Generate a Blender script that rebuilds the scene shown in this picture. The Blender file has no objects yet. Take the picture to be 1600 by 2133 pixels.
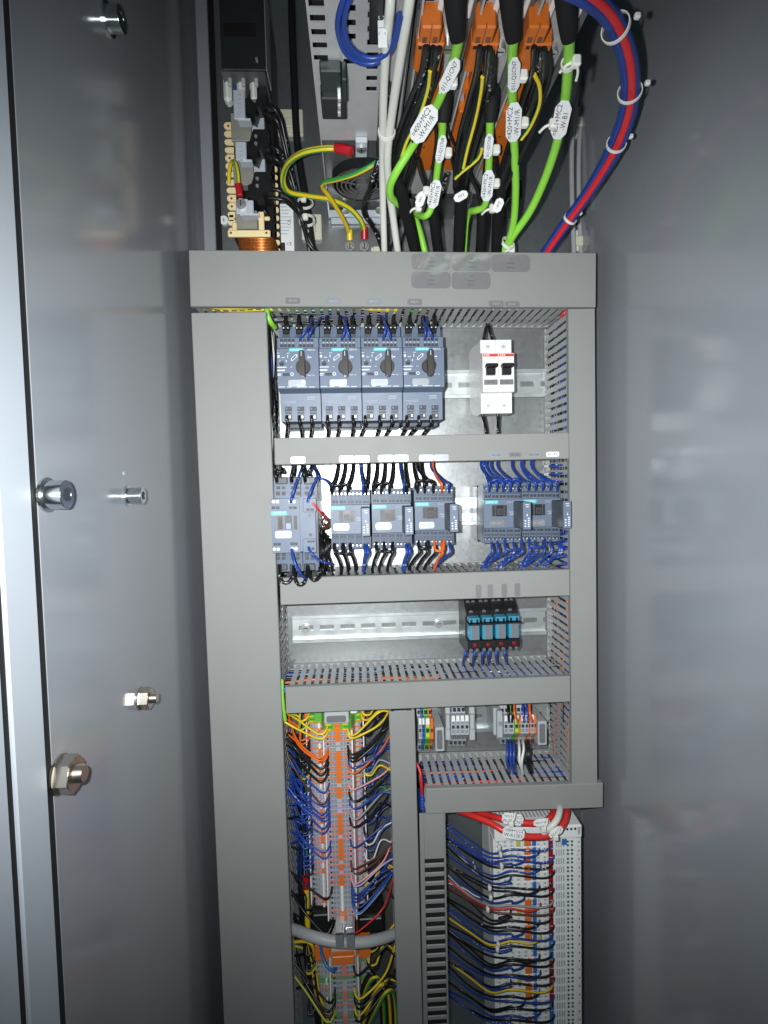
import bpy, math, random
from mathutils import Vector, Matrix
R = math.radians
rnd = random.Random(7)
sc = bpy.context.scene
C = sc.collection

# ---------------------------------------------------------------- camera
FPX, CX, CY = 1140.0, 800.0, 1066.5
EYE = Vector((0, -0.6866, 0))
_ya, _pi, _ro = R(2.6585), R(2.9702), R(1.3028)
def _rows():
    cy, sy, cp, sp, cr, sr = math.cos(_ya), math.sin(_ya), math.cos(_pi), math.sin(_pi), math.cos(_ro), math.sin(_ro)
    A = Matrix(((cy, -sy, 0), (sy, cy, 0), (0, 0, 1)))
    B = Matrix(((1, 0, 0), (0, cp, -sp), (0, sp, cp)))
    D = Matrix(((cr, 0, -sr), (0, 1, 0), (sr, 0, cr)))
    return D @ B @ A
_M = _rows()
RIGHT, FWD, UP = _M[0].copy(), _M[1].copy(), _M[2].copy()
cam_d = bpy.data.cameras.new('camera'); cam = bpy.data.objects.new('camera', cam_d); C.objects.link(cam)
cam_d.sensor_fit = 'HORIZONTAL'; cam_d.sensor_width = 36; cam_d.lens = 36 * FPX / 1600
cam_d.clip_start = 0.01; cam_d.clip_end = 20
mw = Matrix((RIGHT, UP, -FWD)).transposed().to_4x4(); mw.translation = EYE
cam.matrix_world = mw
sc.camera = cam

# ---------------------------------------------------------------- light: the phone's flash beside the lens, a little room light
w = bpy.data.worlds.new('World'); sc.world = w; w.use_nodes = True
w.node_tree.nodes['Background'].inputs[0].default_value = (0.62, 0.85, 1, 1)
w.node_tree.nodes['Background'].inputs[1].default_value = 0.04
fl = bpy.data.lights.new('flash', 'SPOT'); fl.energy = 23; fl.shadow_soft_size = 0.0045
fl.spot_size = R(114); fl.spot_blend = 1.0; fl.color = (0.97, 0.99, 1.0)
flo = bpy.data.objects.new('flash', fl); C.objects.link(flo)
flo.location = EYE + RIGHT * -0.027 + UP * 0.009 + FWD * 0.012
_tgt = Vector((0.045, 0, -0.03))
flo.rotation_euler = (_tgt - flo.location).to_track_quat('-Z', 'Y').to_euler()
sc.view_settings.view_transform = 'Standard'; sc.view_settings.look = 'None'
sc.view_settings.exposure = 0.0; sc.view_settings.gamma = 1.0; sc.view_settings.use_curve_mapping = False
sc.cycles.max_bounces = 8; sc.cycles.sample_clamp_indirect = 4

# ---------------------------------------------------------------- pixel -> place helpers (layout measured on the photograph)
def ray(px, py): return RIGHT * ((px - CX) / FPX) + FWD + UP * ((CY - py) / FPX)
def P(px, py, d=0.0):
    """point seen at (px,py) standing d millimetres in front of the mounting plate"""
    r = ray(px, py); return EYE + r * ((-d * .001 - EYE.y) / r.y)
def PZ(px, py, z):
    r = ray(px, py); return EYE + r * ((z - EYE.z) / r.z)
def PROJ(p):
    q = Vector(p) - EYE; f = q.dot(FWD); return CX + FPX * q.dot(RIGHT) / f, CY - FPX * q.dot(UP) / f
def PXp(px, py, x):
    r = ray(px, py); return EYE + r * ((x - EYE.x) / r.x)

# ---------------------------------------------------------------- materials
MAT = {}
def lin(c):
    return tuple(((v / 255) / 12.92 if v <= 10 else ((v / 255 + .055) / 1.055) ** 2.4) for v in c)
def mat(name, col, rough=.5, metal=0, var=.06, scale=90, bump=0, spec=.5, kind=None, coat=0):
    m = bpy.data.materials.new(name); m.use_nodes = True; nt = m.node_tree; b = nt.nodes['Principled BSDF']
    b.inputs['Metallic'].default_value = metal; b.inputs['Roughness'].default_value = rough
    b.inputs['Specular IOR Level'].default_value = spec
    if coat: b.inputs['Coat Weight'].default_value = coat; b.inputs['Coat Roughness'].default_value = .1
    tc = nt.nodes.new('ShaderNodeTexCoord')
    nz = nt.nodes.new('ShaderNodeTexNoise'); nz.inputs['Scale'].default_value = scale; nz.inputs['Detail'].default_value = 5
    nt.links.new(tc.outputs['Object'], nz.inputs['Vector'])
    mx = nt.nodes.new('ShaderNodeMix'); mx.data_type = 'RGBA'
    mx.inputs['A'].default_value = (*[max(0, v * (1 - var)) for v in col], 1); mx.inputs['B'].default_value = (*[min(1, v * (1 + var)) for v in col], 1)
    nt.links.new(nz.outputs['Fac'], mx.inputs['Factor'])
    out = mx.outputs['Result']
    mr = nt.nodes.new('ShaderNodeMapRange'); mr.inputs['To Min'].default_value = max(.02, rough * .8); mr.inputs['To Max'].default_value = min(1, rough * 1.2)
    nt.links.new(nz.outputs['Fac'], mr.inputs['Value']); nt.links.new(mr.outputs['Result'], b.inputs['Roughness'])
    if kind == 'printed':          # tiny white ferrule printing along a wire
        n2 = nt.nodes.new('ShaderNodeTexNoise'); n2.inputs['Scale'].default_value = 420; n2.inputs['Detail'].default_value = 1
        n3 = nt.nodes.new('ShaderNodeTexNoise'); n3.inputs['Scale'].default_value = 55; n3.inputs['Detail'].default_value = 0
        nt.links.new(tc.outputs['Object'], n2.inputs['Vector']); nt.links.new(tc.outputs['Object'], n3.inputs['Vector'])
        a = nt.nodes.new('ShaderNodeMath'); a.operation = 'GREATER_THAN'; a.inputs[1].default_value = .63; nt.links.new(n2.outputs['Fac'], a.inputs[0])
        c = nt.nodes.new('ShaderNodeMath'); c.operation = 'GREATER_THAN'; c.inputs[1].default_value = .55; nt.links.new(n3.outputs['Fac'], c.inputs[0])
        e = nt.nodes.new('ShaderNodeMath'); e.operation = 'MULTIPLY'; nt.links.new(a.outputs[0], e.inputs[0]); nt.links.new(c.outputs[0], e.inputs[1])
        e2 = nt.nodes.new('ShaderNodeMath'); e2.operation = 'MULTIPLY'; e2.inputs[1].default_value = .65; nt.links.new(e.outputs[0], e2.inputs[0])
        m2 = nt.nodes.new('ShaderNodeMix'); m2.data_type = 'RGBA'; m2.inputs['B'].default_value = (.7, .72, .75, 1)
        nt.links.new(e2.outputs[0], m2.inputs['Factor']); nt.links.new(out, m2.inputs['A']); out = m2.outputs['Result']
    nt.links.new(out, b.inputs['Base Color'])
    if kind == 'zinc':             # galvanised spangle
        v = nt.nodes.new('ShaderNodeTexVoronoi'); v.inputs['Scale'].default_value = 210; nt.links.new(tc.outputs['Object'], v.inputs['Vector'])
        r2 = nt.nodes.new('ShaderNodeMapRange'); r2.inputs['To Min'].default_value = rough * .94; r2.inputs['To Max'].default_value = rough * 1.08
        nt.links.new(v.outputs['Color'], r2.inputs['Value']); nt.links.new(r2.outputs['Result'], b.inputs['Roughness'])
        mv = nt.nodes.new('ShaderNodeMix'); mv.data_type = 'RGBA'; mv.blend_type = 'MULTIPLY'; mv.inputs['Factor'].default_value = .07
        nt.links.new(out, mv.inputs['A']); nt.links.new(v.outputs['Color'], mv.inputs['B'])
        hs = nt.nodes.new('ShaderNodeHueSaturation'); hs.inputs['Saturation'].default_value = .25; nt.links.new(mv.outputs['Result'], hs.inputs['Color'])
        nt.links.new(hs.outputs['Color'], b.inputs['Base Color'])
    if bump:
        bp = nt.nodes.new('ShaderNodeBump'); bp.inputs['Strength'].default_value = bump; bp.inputs['Distance'].default_value = .001
        n4 = nt.nodes.new('ShaderNodeTexNoise'); n4.inputs['Scale'].default_value = 900 if kind != 'zinc' else 300; n4.inputs['Detail'].default_value = 3
        nt.links.new(tc.outputs['Object'], n4.inputs['Vector']); nt.links.new(n4.outputs['Fac'], bp.inputs['Height']); nt.links.new(bp.outputs['Normal'], b.inputs['Normal'])
    MAT[name] = m; return m
mat('wall_paint', (.268, .288, .315), .17, var=.06, scale=12, bump=.02, spec=.7, coat=.15)
mat('frame_paint', (.45, .50, .55), .42, var=.05, scale=14, bump=.04)
mat('duct_pvc', (.252, .260, .250), .62, var=.04, scale=25, bump=.03)
mat('duct_finger', (.41, .425, .42), .5, var=.06, scale=40)
mat('zinc', (.34, .42, .45), .36, .9, var=.10, scale=9, bump=.05, kind='zinc')
mat('zinc_rail', (.80, .85, .86), .36, .9, var=.06, scale=60)
mat('steel', (.76, .77, .76), .30, .82, var=.08, scale=120)
mat('bolt_zinc', (.66, .71, .72), .2, 1, var=.08, scale=120)
mat('nut_steel', (.62, .57, .50), .28, 1, var=.12, scale=120)
mat('black', (.012, .012, .013), .38, var=.2)
mat('black_matte', (.008, .008, .0085), .75, var=.2, spec=.25)
mat('rubber', (.006, .006, .006), .7)
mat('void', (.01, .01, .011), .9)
mat('siemens_grey', (.125, .165, .235), .45, var=.06, scale=60, bump=.04)
mat('siemens_dark', (.055, .066, .085), .45, var=.08)
mat('terminal_dark', (.03, .034, .042), .5, var=.2)
mat('teal', (.07, .52, .52), .45)
mat('print_white', (.62, .67, .72), .6, var=.02)
mat('print_grey', (.35, .39, .46), .6)
mat('print_black', (.02, .02, .02), .6)
mat('knob', (.028, .025, .022), .42, var=.15)
mat('label_film', (.46, .49, .52), .30, .6, var=.02, scale=8)
mat('label_gloss', (.50, .51, .52), .08, .62, var=.03, scale=8)
mat('label_film_dull', (.36, .37, .38), .30, .6, var=.04, scale=30)
mat('paper', (.80, .82, .82), .55, var=.02)
mat('white_plastic', (.78, .77, .76), .38, var=.02)
mat('red_print', (.62, .04, .035), .45)
mat('relay_blue', (.05, .26, .38), .35, var=.05)
mat('led_red', (.30, .01, .015), .25)
mat('io_white', (.80, .83, .82), .45, var=.03)
mat('io_grey', (.40, .43, .45), .5, var=.05)
mat('tb_grey', (.42, .445, .46), .45, var=.05)
mat('tb_blue_grey', (.23, .265, .30), .45, var=.08)
mat('tb_orange', (.74, .175, .025), .42, var=.06)
mat('tb_pink', (.66, .24, .20), .45, var=.06)
mat('tb_lilac', (.48, .41, .52), .45, var=.06)
mat('tb_green', (.12, .42, .05), .45, var=.06)
mat('tb_yellow', (.72, .55, .03), .45)
mat('tb_beige', (.50, .47, .42), .5)
mat('orange_plug', (.55, .13, .012), .4, var=.07)
mat('brown_window', (.16, .06, .025), .4)
mat('nylon', (.72, .73, .68), .4, var=.03)
mat('cream', (.80, .66, .36), .5, var=.05)
mat('copper', (.55, .19, .05), .28, .8, var=.2, scale=200)
mat('bracket_grey', (.28, .28, .24), .5, .2, var=.06)
mat('bracket_light', (.50, .55, .60), .45, .1, var=.06)
mat('mount_cream', (.60, .60, .47), .5)
mat('w_black', (.010, .010, .011), .33, var=.2)
mat('w_blackp', (.010, .010, .011), .33, var=.2, kind='printed')
mat('w_blue', (.016, .05, .26), .35, var=.15)
mat('w_bluep', (.018, .06, .32), .35, var=.15, kind='printed')
mat('w_lblue', (.03, .16, .48), .35)
mat('w_orange', (.72, .13, .012), .35)
mat('w_red', (.62, .025, .03), .35)
mat('w_white', (.70, .70, .68), .4)
mat('w_yellow', (.75, .55, .02), .35)
mat('w_green', (.04, .30, .06), .35)
mat('w_brown', (.10, .04, .02), .4)
mat('w_pink', (.75, .34, .38), .4)
mat('w_lilac', (.42, .36, .58), .4)
mat('w_grey', (.30, .32, .34), .4)
mat('cable_green', (.26, .64, .06), .42, var=.05)
mat('cable_white', (.62, .63, .57), .42, var=.04)
mat('cable_grey', (.36, .38, .39), .45, var=.05)
mat('cable_red', (.62, .03, .025), .35, var=.06)
mat('lug_red', (.42, .012, .02), .3)
mat('lug_yellow', (.80, .62, .02), .3)
mat('sleeve', (.006, .006, .0065), .85, var=.35, scale=250, bump=.25, spec=.2)
mat('fan_grey', (.09, .09, .09), .5)
mat('drive_zinc', (.52, .54, .53), .42, .35, var=.14, scale=22, bump=.06, kind='zinc')
WC = dict(k='w_black', K='w_blackp', b='w_blue', B='w_bluep', l='w_lblue', o='w_orange', r='w_red', w='w_white', y='w_yellow', g='w_green', n='w_brown', p='w_pink', i='w_lilac', e='w_grey')
WN = dict(k='black', K='black', b='blue', B='blue', l='light blue', o='orange', r='red', w='white', y='yellow', g='green', n='brown', p='pink', i='lilac', e='grey', Y='yellow and green')
YG = ['w_yellow', 'w_yellow', 'w_yellow', 'w_green', 'w_green', 'w_yellow', 'w_yellow', 'w_green']

# ---------------------------------------------------------------- mesh collector
ORG = {}
def catmull(pts, step=.004):
    pts = [Vector(p) for p in pts]
    if len(pts) < 3: return pts
    q = [pts[0] * 2 - pts[1]] + pts + [pts[-1] * 2 - pts[-2]]; out = []
    for i in range(1, len(q) - 2):
        a, b, c, d = q[i - 1:i + 3]; n = max(2, min(14, int((c - b).length / step)))
        for k in range(n):
            t = k / n
            out.append(.5 * ((2 * b) + (c - a) * t + (2 * a - 5 * b + 4 * c - d) * t * t + (3 * b - a - 3 * c + d) * t ** 3))
    out.append(pts[-1]); return out
class MB:
    def __init__(s): s.v = []; s.f = []; s.m = []; s.mats = []; s.sm = []
    def mi(s, m):
        if m not in s.mats: s.mats.append(m)
        return s.mats.index(m)
    def add(s, vs, fs, m, smooth=False):
        o = len(s.v); s.v += [Vector(v) for v in vs]
        for k, f in enumerate(fs):
            s.f.append([o + i for i in f]); s.m.append(s.mi(m[k] if isinstance(m, list) else m)); s.sm.append(smooth)
        return s
    def box(s, x0, x1, y0, y1, z0, z1, m, ch=0):
        if x0 > x1: x0, x1 = x1, x0
        if y0 > y1: y0, y1 = y1, y0
        if z0 > z1: z0, z1 = z1, z0
        c = min(ch, (x1 - x0) * .45, (y1 - y0) * .45, (z1 - z0) * .45)
        if c <= 0:
            v = [(x, y, z) for x in (x0, x1) for y in (y0, y1) for z in (z0, z1)]
            return s.add(v, [(0, 1, 3, 2), (4, 6, 7, 5), (0, 4, 5, 1), (2, 3, 7, 6), (0, 2, 6, 4), (1, 5, 7, 3)], m)
        V = []; idx = {}
        for i, (x, sx) in enumerate(((x0, 1), (x1, -1))):
            for j, (y, sy) in enumerate(((y0, 1), (y1, -1))):
                for k, (z, sz) in enumerate(((z0, 1), (z1, -1))):
                    idx[i, j, k] = len(V); V += [(x, y + sy * c, z + sz * c), (x + sx * c, y, z + sz * c), (x + sx * c, y + sy * c, z)]
        g = lambda i, j, k, a: idx[i, j, k] + a
        Fs = []
        for i in (0, 1): Fs.append([g(i, 0, 0, 0), g(i, 0, 1, 0), g(i, 1, 1, 0), g(i, 1, 0, 0)][::(1 if i == 0 else -1)])
        for j in (0, 1): Fs.append([g(0, j, 0, 1), g(1, j, 0, 1), g(1, j, 1, 1), g(0, j, 1, 1)][::(1 if j == 0 else -1)])
        for k in (0, 1): Fs.append([g(0, 0, k, 2), g(0, 1, k, 2), g(1, 1, k, 2), g(1, 0, k, 2)][::(1 if k == 0 else -1)])
        for j in (0, 1):
            for k in (0, 1): Fs.append([g(0, j, k, 1), g(1, j, k, 1), g(1, j, k, 2), g(0, j, k, 2)][::(1 if j == k else -1)])
        for i in (0, 1):
            for k in (0, 1): Fs.append([g(i, 0, k, 0), g(i, 1, k, 0), g(i, 1, k, 2), g(i, 0, k, 2)][::(-1 if i == k else 1)])
            for j in (0, 1): Fs.append([g(i, j, 0, 0), g(i, j, 1, 0), g(i, j, 1, 1), g(i, j, 0, 1)][::(1 if i == j else -1)])
        for i in (0, 1):
            for j in (0, 1):
                for k in (0, 1): Fs.append([g(i, j, k, 0), g(i, j, k, 1), g(i, j, k, 2)][::(1 if (i + j + k) % 2 == 0 else -1)])
        return s.add(V, Fs, m)
    def pb(s, x0, y0, x1, y1, d, t, m, ch=0):
        """box whose front face covers the photo rectangle at d mm in front of the plate, t mm thick"""
        xm, ym = (x0 + x1) / 2, (y0 + y1) / 2
        a, b = P(x0, ym, d).x, P(x1, ym, d).x; e, f = P(xm, y0, d).z, P(xm, y1, d).z
        return s.box(a, b, -d * .001, -(d - t) * .001, f, e, m, ch)
    def prism(s, poly, fn, a0, a1, m):
        """poly: 2d points; fn(u,v,a) -> xyz; extruded a0..a1"""
        n = len(poly); vs = [fn(u, v, a0) for u, v in poly] + [fn(u, v, a1) for u, v in poly]
        fs = [list(range(n))[::-1], list(range(n, 2 * n))] + [(i, (i + 1) % n, n + (i + 1) % n, n + i) for i in range(n)]
        return s.add(vs, fs, m)
    def tube(s, pts, r, m, n=6, smooth=True, curve=True, step=.004, r1=None, flat=None):
        p = catmull(pts, step) if curve else [Vector(q) for q in pts]
        L = len(p); t0 = (p[1] - p[0]).normalized()
        up = Vector((0, 0, 1)) if abs(t0.z) < .9 else Vector((1, 0, 0))
        u = t0.cross(up).normalized(); V = []; Fs = []; Ms = []
        for i in range(L):
            t = (p[min(i + 1, L - 1)] - p[max(i - 1, 0)])
            t = t.normalized() if t.length > 1e-9 else t0
            u = (u - t * u.dot(t)).normalized(); w_ = t.cross(u); rr = r if r1 is None else r + (r1 - r) * i / (L - 1)
            for k in range(n):
                a = 2 * math.pi * k / n; V.append(p[i] + (u * math.cos(a) + w_ * math.sin(a)) * rr)
        for i in range(L - 1):
            for k in range(n):
                Fs.append((i * n + k, i * n + (k + 1) % n, (i + 1) * n + (k + 1) % n, (i + 1) * n + k)); Ms.append(m[k % len(m)] if isinstance(m, list) else m)
        m0 = m[0] if isinstance(m, list) else m
        s.add(V, Fs, Ms, smooth)
        s.add([V[k] for k in range(n)], [list(range(n))[::-1]], m0); s.add([V[(L - 1) * n + k] for k in range(n)], [list(range(n))], m0)
        return s
    def cyl(s, p0, p1, r, m, n=16, r1=None, smooth=True): return s.tube([p0, p1], r, m, n, smooth, False, r1=r1)
    def ring(s, c, ax, r0, r1, h, m, n=20):
        """annulus of height h along ax"""
        ax = Vector(ax).normalized(); u = ax.orthogonal().normalized(); w_ = ax.cross(u); V = []
        for k in range(n):
            a = 2 * math.pi * k / n; q = u * math.cos(a) + w_ * math.sin(a)
            V += [Vector(c) + q * r0, Vector(c) + q * r1, Vector(c) + q * r1 + ax * h, Vector(c) + q * r0 + ax * h]
        Fs = []
        for k in range(n):
            j = (k + 1) % n
            for e in range(4): Fs.append((4 * k + e, 4 * k + (e + 1) % 4, 4 * j + (e + 1) % 4, 4 * j + e))
        return s.add(V, Fs, m)
    def build(s, name, parent=None, org=None):
        if parent is not None: org = ORG[parent.name]
        elif org is None:
            lo = [min(v[i] for v in s.v) for i in range(3)]; hi = [max(v[i] for v in s.v) for i in range(3)]
            org = Vector([(a + b) / 2 for a, b in zip(lo, hi)])
        me = bpy.data.meshes.new(name); me.from_pydata([v - org for v in s.v], [], s.f)
        for mname in s.mats: me.materials.append(MAT[mname])
        me.polygons.foreach_set('material_index', s.m); me.polygons.foreach_set('use_smooth', s.sm); me.update()
        o = bpy.data.objects.new(name, me); C.objects.link(o)
        if parent is not None: o.parent = parent
        else: o.location = org
        ORG[o.name] = org; return o
def tag(o, label=None, cat=None, group=None, kind=None):
    if label: o['label'] = label
    if cat: o['category'] = cat
    if group: o['group'] = group
    if kind: o['kind'] = kind
    return o
def thing(name, label, cat, org, group=None):
    o = bpy.data.objects.new(name, None); C.objects.link(o); o.location = org; o.empty_display_size = .01
    ORG[o.name] = Vector(org); return tag(o, label, cat, group)
def dup(o, parent=None, delta=None, label=None, swap=None):
    c = o.copy(); C.objects.link(c); ORG[c.name] = ORG[o.name] + (delta if delta else Vector())
    if parent is not None: c.parent = parent
    elif delta is not None: c.location = o.location + delta
    if label: c['label'] = label
    for ch in o.children: dup(ch, c, delta)
    return c
_tx = {}
def text_geo(body):
    if body not in _tx:
        cu = bpy.data.curves.new('t', 'FONT'); cu.body = body; cu.align_x = 'CENTER'; cu.align_y = 'CENTER'; cu.resolution_u = 2
        ob = bpy.data.objects.new('t', cu); C.objects.link(ob); dg = bpy.context.evaluated_depsgraph_get(); dg.update()
        me = bpy.data.meshes.new_from_object(ob.evaluated_get(dg)); _tx[body] = ([v.co.copy() for v in me.vertices], [list(p.vertices) for p in me.polygons])
        bpy.data.objects.remove(ob); bpy.data.curves.remove(cu); bpy.data.meshes.remove(me)
    return _tx[body]
def text(mb, body, at, size, m, right=Vector((1, 0, 0)), up=Vector((0, 0, 1)), sx=1.0):
    v, f = text_geo(body); mb.add([Vector(at) + right * (q.x * size * sx) + up * (q.y * size) for q in v], f, m); return mb
ORD = ['first', 'second', 'third', 'fourth', 'fifth', 'sixth', 'seventh', 'eighth', 'ninth', 'tenth', 'eleventh', 'twelfth', 'thirteenth', 'fourteenth', 'fifteenth', 'sixteenth', 'seventeenth', 'eighteenth', 'nineteenth', 'twentieth']
def ordn(i):
    if i < 20: return ORD[i]
    t = {2: 'twent', 3: 'thirt', 4: 'fort', 5: 'fift', 6: 'sixt', 7: 'sevent'}
    n = i + 1; a, b = divmod(n, 10)
    return t[a] + 'ieth' if b == 0 else t[a] + 'y ' + ORD[b - 1]
def pts(l): return [P(*q) for q in l]
def wire(l, r, c, label, name='control_wire', cat='wire', group=None, n=6, step=.004):
    mb = MB(); mb.tube(pts(l), r * .001, YG if c == 'Y' else WC.get(c, c), n=8 if c == 'Y' else n, step=step)
    return tag(mb.build(name), label, cat, group)

# ================================================================ SETTING
XL, XR = -.186, .283
ZT, ZB = .80, -.78
mb = MB(); mb.box(XL - .002, XR + .02, 0, .003, ZB, ZT, 'zinc'); tag(mb.build('mounting_plate'), kind='structure')
yf = PXp(78, 1030, XL).y                      # front edge of the left wall
mb = MB(); mb.box(XL - .003, XL, yf, .03, ZB, ZT, 'wall_paint'); wl = tag(mb.build('wall_left'), kind='structure')
mb = MB(); mb.box(XR, XR + .003, EYE.y + .25, .03, ZB, ZT, 'wall_paint'); tag(mb.build('wall_right'), kind='structure')
mb = MB(); mb.box(XL - .10, XR + .05, .0301, .033, ZB, ZT, 'void'); tag(mb.build('wall_back'), kind='structure')
# door frame lip and door leaf at the far left, with black gaskets between
ys = PXp(38, 1700, XL + .0015).y
mb = MB(); mb.box(XL - .03, XL + .0015, ys, yf - .0085, ZB, ZT, 'frame_paint', .0008); tag(mb.build('door_frame'), kind='structure')
mb = MB(); mb.box(XL - .03, XL - .0006, yf - .0085, yf, ZB, ZT, 'rubber'); tag(mb.build('frame_gasket'), kind='structure')
mb = MB(); mb.box(XL - .03, XL - .0006, ys - .0058, ys, ZB, ZT, 'rubber'); tag(mb.build('door_gasket'), kind='structure')
mb = MB(); mb.box(XL - .04, XL + .0008, EYE.y + .05, ys - .0058, ZB, ZT, 'frame_paint', .0008); tag(mb.build('door_edge'), kind='structure')
# corner profile visible at the top left beside the plate
a, b = P(416, 260, 6).x, P(441, 260, 6).x
mb = MB(); mb.box(a, b, -.008, 0, .27, ZT, 'wall_paint', .001); mb.box(b, b + .006, -.003, 0, .27, ZT, 'black_matte'); tag(mb.build('corner_profile'), kind='structure')

# ================================================================ CABLE DUCTS
DF = 86.6
FINGER = {}
def finger_mesh(w, n0):
    key = round(w, 2)
    if key not in FINGER:
        hw = w * .5
        prof = [(hw * .78, 6), (hw * .72, 8.5), (hw * .80, 11.5), (hw, 13.5), (hw, 36), (hw * 1.24, 38.5), (hw * 1.24, 42), (hw, 44.5), (hw, 74), (hw * 1.22, 77), (hw * 1.22, 83.5)]
        poly = [(x, d) for x, d in prof] + [(-x, d) for x, d in prof[::-1]]
        mb = MB(); mb.prism([(u * .001, v * .001) for u, v in poly], lambda u, v, a: (a, -v, u), -.0008, .0008, 'duct_finger')
        me = bpy.data.meshes.new('finger'); me.from_pydata(mb.v, [], mb.f); me.materials.append(MAT['duct_finger']); FINGER[key] = me
    return FINGER[key]
def duct(label, x0, x1, z0, z1, vert, rot=0, pitch=9.1, fw=5.7, sides=(True, True), ends=None, lift=0):
    """slotted PVC trunking; vert: runs up; sides: which wall (low side, high side) gets finger objects"""
    org = Vector(((x0 + x1) / 2, 0, (z0 + z1) / 2)); t = thing('cable_duct', label, 'cable duct', org)
    mb = MB(); L = .0016
    yc = -(DF + lift) * .001
    mb.box(x0, x1, yc, yc + .0016, z0, z1, 'duct_pvc', .0007)
    if vert:
        mb.box(x0, x0 + .0014, yc + .0016, yc + .008, z0, z1, 'duct_pvc'); mb.box(x1 - .0014, x1, yc + .0016, yc + .008, z0, z1, 'duct_pvc')
    else:
        mb.box(x0, x1, yc + .0016, yc + .008, z0, z0 + .0014, 'duct_pvc'); mb.box(x0, x1, yc + .0016, yc + .008, z1 - .0014, z1, 'duct_pvc')
    mb.build('cover', t)
    mb = MB()
    i = .0022
    if vert:
        mb.box(x0 + i, x1 - i, -.0018, -.0002, z0, z1, 'duct_finger')
        for s_, xx in ((0, x0 + i), (1, x1 - i)): mb.box(xx - .0008, xx + .0008, -.0065, -.0018, z0, z1, 'duct_finger')
    else:
        mb.box(x0, x1, -.0018, -.0002, z0 + i, z1 - i, 'duct_finger')
        for s_, zz in ((0, z0 + i), (1, z1 - i)): mb.box(x0, x1, -.0065, -.0018, zz - .0008, zz + .0008, 'duct_finger')
    mb.build('base', t)
    me = finger_mesh(fw, 0); lo, hi = (z0, z1) if vert else (x0, x1)
    n = int((hi - lo) * 1000 / pitch); off = ((hi - lo) - (n - 1) * pitch * .001) / 2
    for s_ in (0, 1):
        if sides[s_]:
            for k in range(n):
                q = lo + off + k * pitch * .001
                o = bpy.data.objects.new('finger', me); C.objects.link(o); o.parent = t
                if vert: o.location = Vector(((x0 + i if s_ == 0 else x1 - i), 0, q)) - org
                else: o.location = Vector((q, 0, (z0 + i if s_ == 0 else z1 - i))) - org; o.rotation_euler = (0, R(90), 0)
        else:
            mb = MB()
            if vert: xx = x0 + i if s_ == 0 else x1 - i; mb.box(xx - .0007, xx + .0007, -.083, -.0065, z0, z1, 'duct_finger')
            else: zz = z0 + i if s_ == 0 else z1 - i; mb.box(x0, x1, -.083, -.0065, zz - .0007, zz + .0007, 'duct_finger')
            mb.build('side_wall', t)
    if rot: t.rotation_euler = (0, rot, 0)
    return t
def dwires(name, label, x0, x1, z0, z1, vert, spec, r=1.9):
    """uncountable wires lying inside a duct, seen through its slots. spec: (offset from low wall mm or negative from high wall, d mm, colour)"""
    mb = MB()
    for off, d, c in spec:
        P_ = []; lo, hi = (z0, z1) if vert else (x0, x1); n = max(4, int((hi - lo) / .03)); ph = rnd.random() * 9
        for k in range(n + 1):
            q = lo + (hi - lo) * k / n; wob = .0016 * math.sin(k * 1.3 + ph) + rnd.uniform(-.0012, .0012); dd = -(d + 3.5 * math.sin(k * .8 + ph * 2)) * .001
            if vert: P_.append((x0 + off * .001 + wob if off > 0 else x1 + off * .001 + wob, dd, q))
            else: P_.append((q, dd, z0 + off * .001 + wob if off > 0 else z1 + off * .001 + wob))
        mb.tube(P_, r * .001, YG if c == 'Y' else WC[c], n=8 if c == 'Y' else 5, step=.012)
    return tag(mb.build(name), label, kind='stuff')
S = 600 / 1140  # mm per px near the duct fronts
x = lambda px, py: P(px, py, DF).x
z = lambda px, py: P(px, py, DF).z
LX0, LX1 = -.1696, -.0905
RX0, RX1 = .2362, .2658
Z_TDB, Z_TDT = z(818, 639.5), z(818, 525)
TD = duct('wide grey duct across the top with silver stickers along it', -.172, .2655, Z_TDB, Z_TDT, False, R(.55), sides=(True, False), lift=2)
LD = duct('tall wide grey duct down the left edge', LX0, LX1, -.74, Z_TDB - .004, True, R(-.35), sides=(False, True))
RD = duct('narrow tall grey duct down the right edge', RX0, RX1, z(1250, 1636), Z_TDB - .003, True, R(-.15), sides=(True, False))
H1 = duct('grey duct under the motor switches, with white and silver tags', LX1 + .001, RX0 - .0006, z(876, 962), z(876, 906.5), False, 0, sides=(True, True), lift=-.5)
H2 = duct('grey duct under the contactors, with four upright grey tags', LX1 + .0022, RX0 - .0006, z(884, 1251), z(884, 1195.5), False, 0, sides=(False, True), lift=-.5)
H3 = duct('grey duct under the empty rail and the blue relays', LX1 + .0042, RX0 - .0006, z(890, 1475), z(890, 1421), False, 0, sides=(False, True), lift=-.5)
H4 = duct('short grey duct sticking out at lower right above the white modules', x(887, 1660), x(1256, 1660), z(1071, 1688), z(1071, 1637), False, R(-.9 * -1), sides=(False, True), lift=1.0)
CXa, CXb = x(820, 1800), x(873, 1800)
CD = duct('upright grey duct between terminal column and vented strip', CXa, CXb, -.74, z(842, 1482), True, R(-.3), sides=(True, False), lift=-1)

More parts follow.
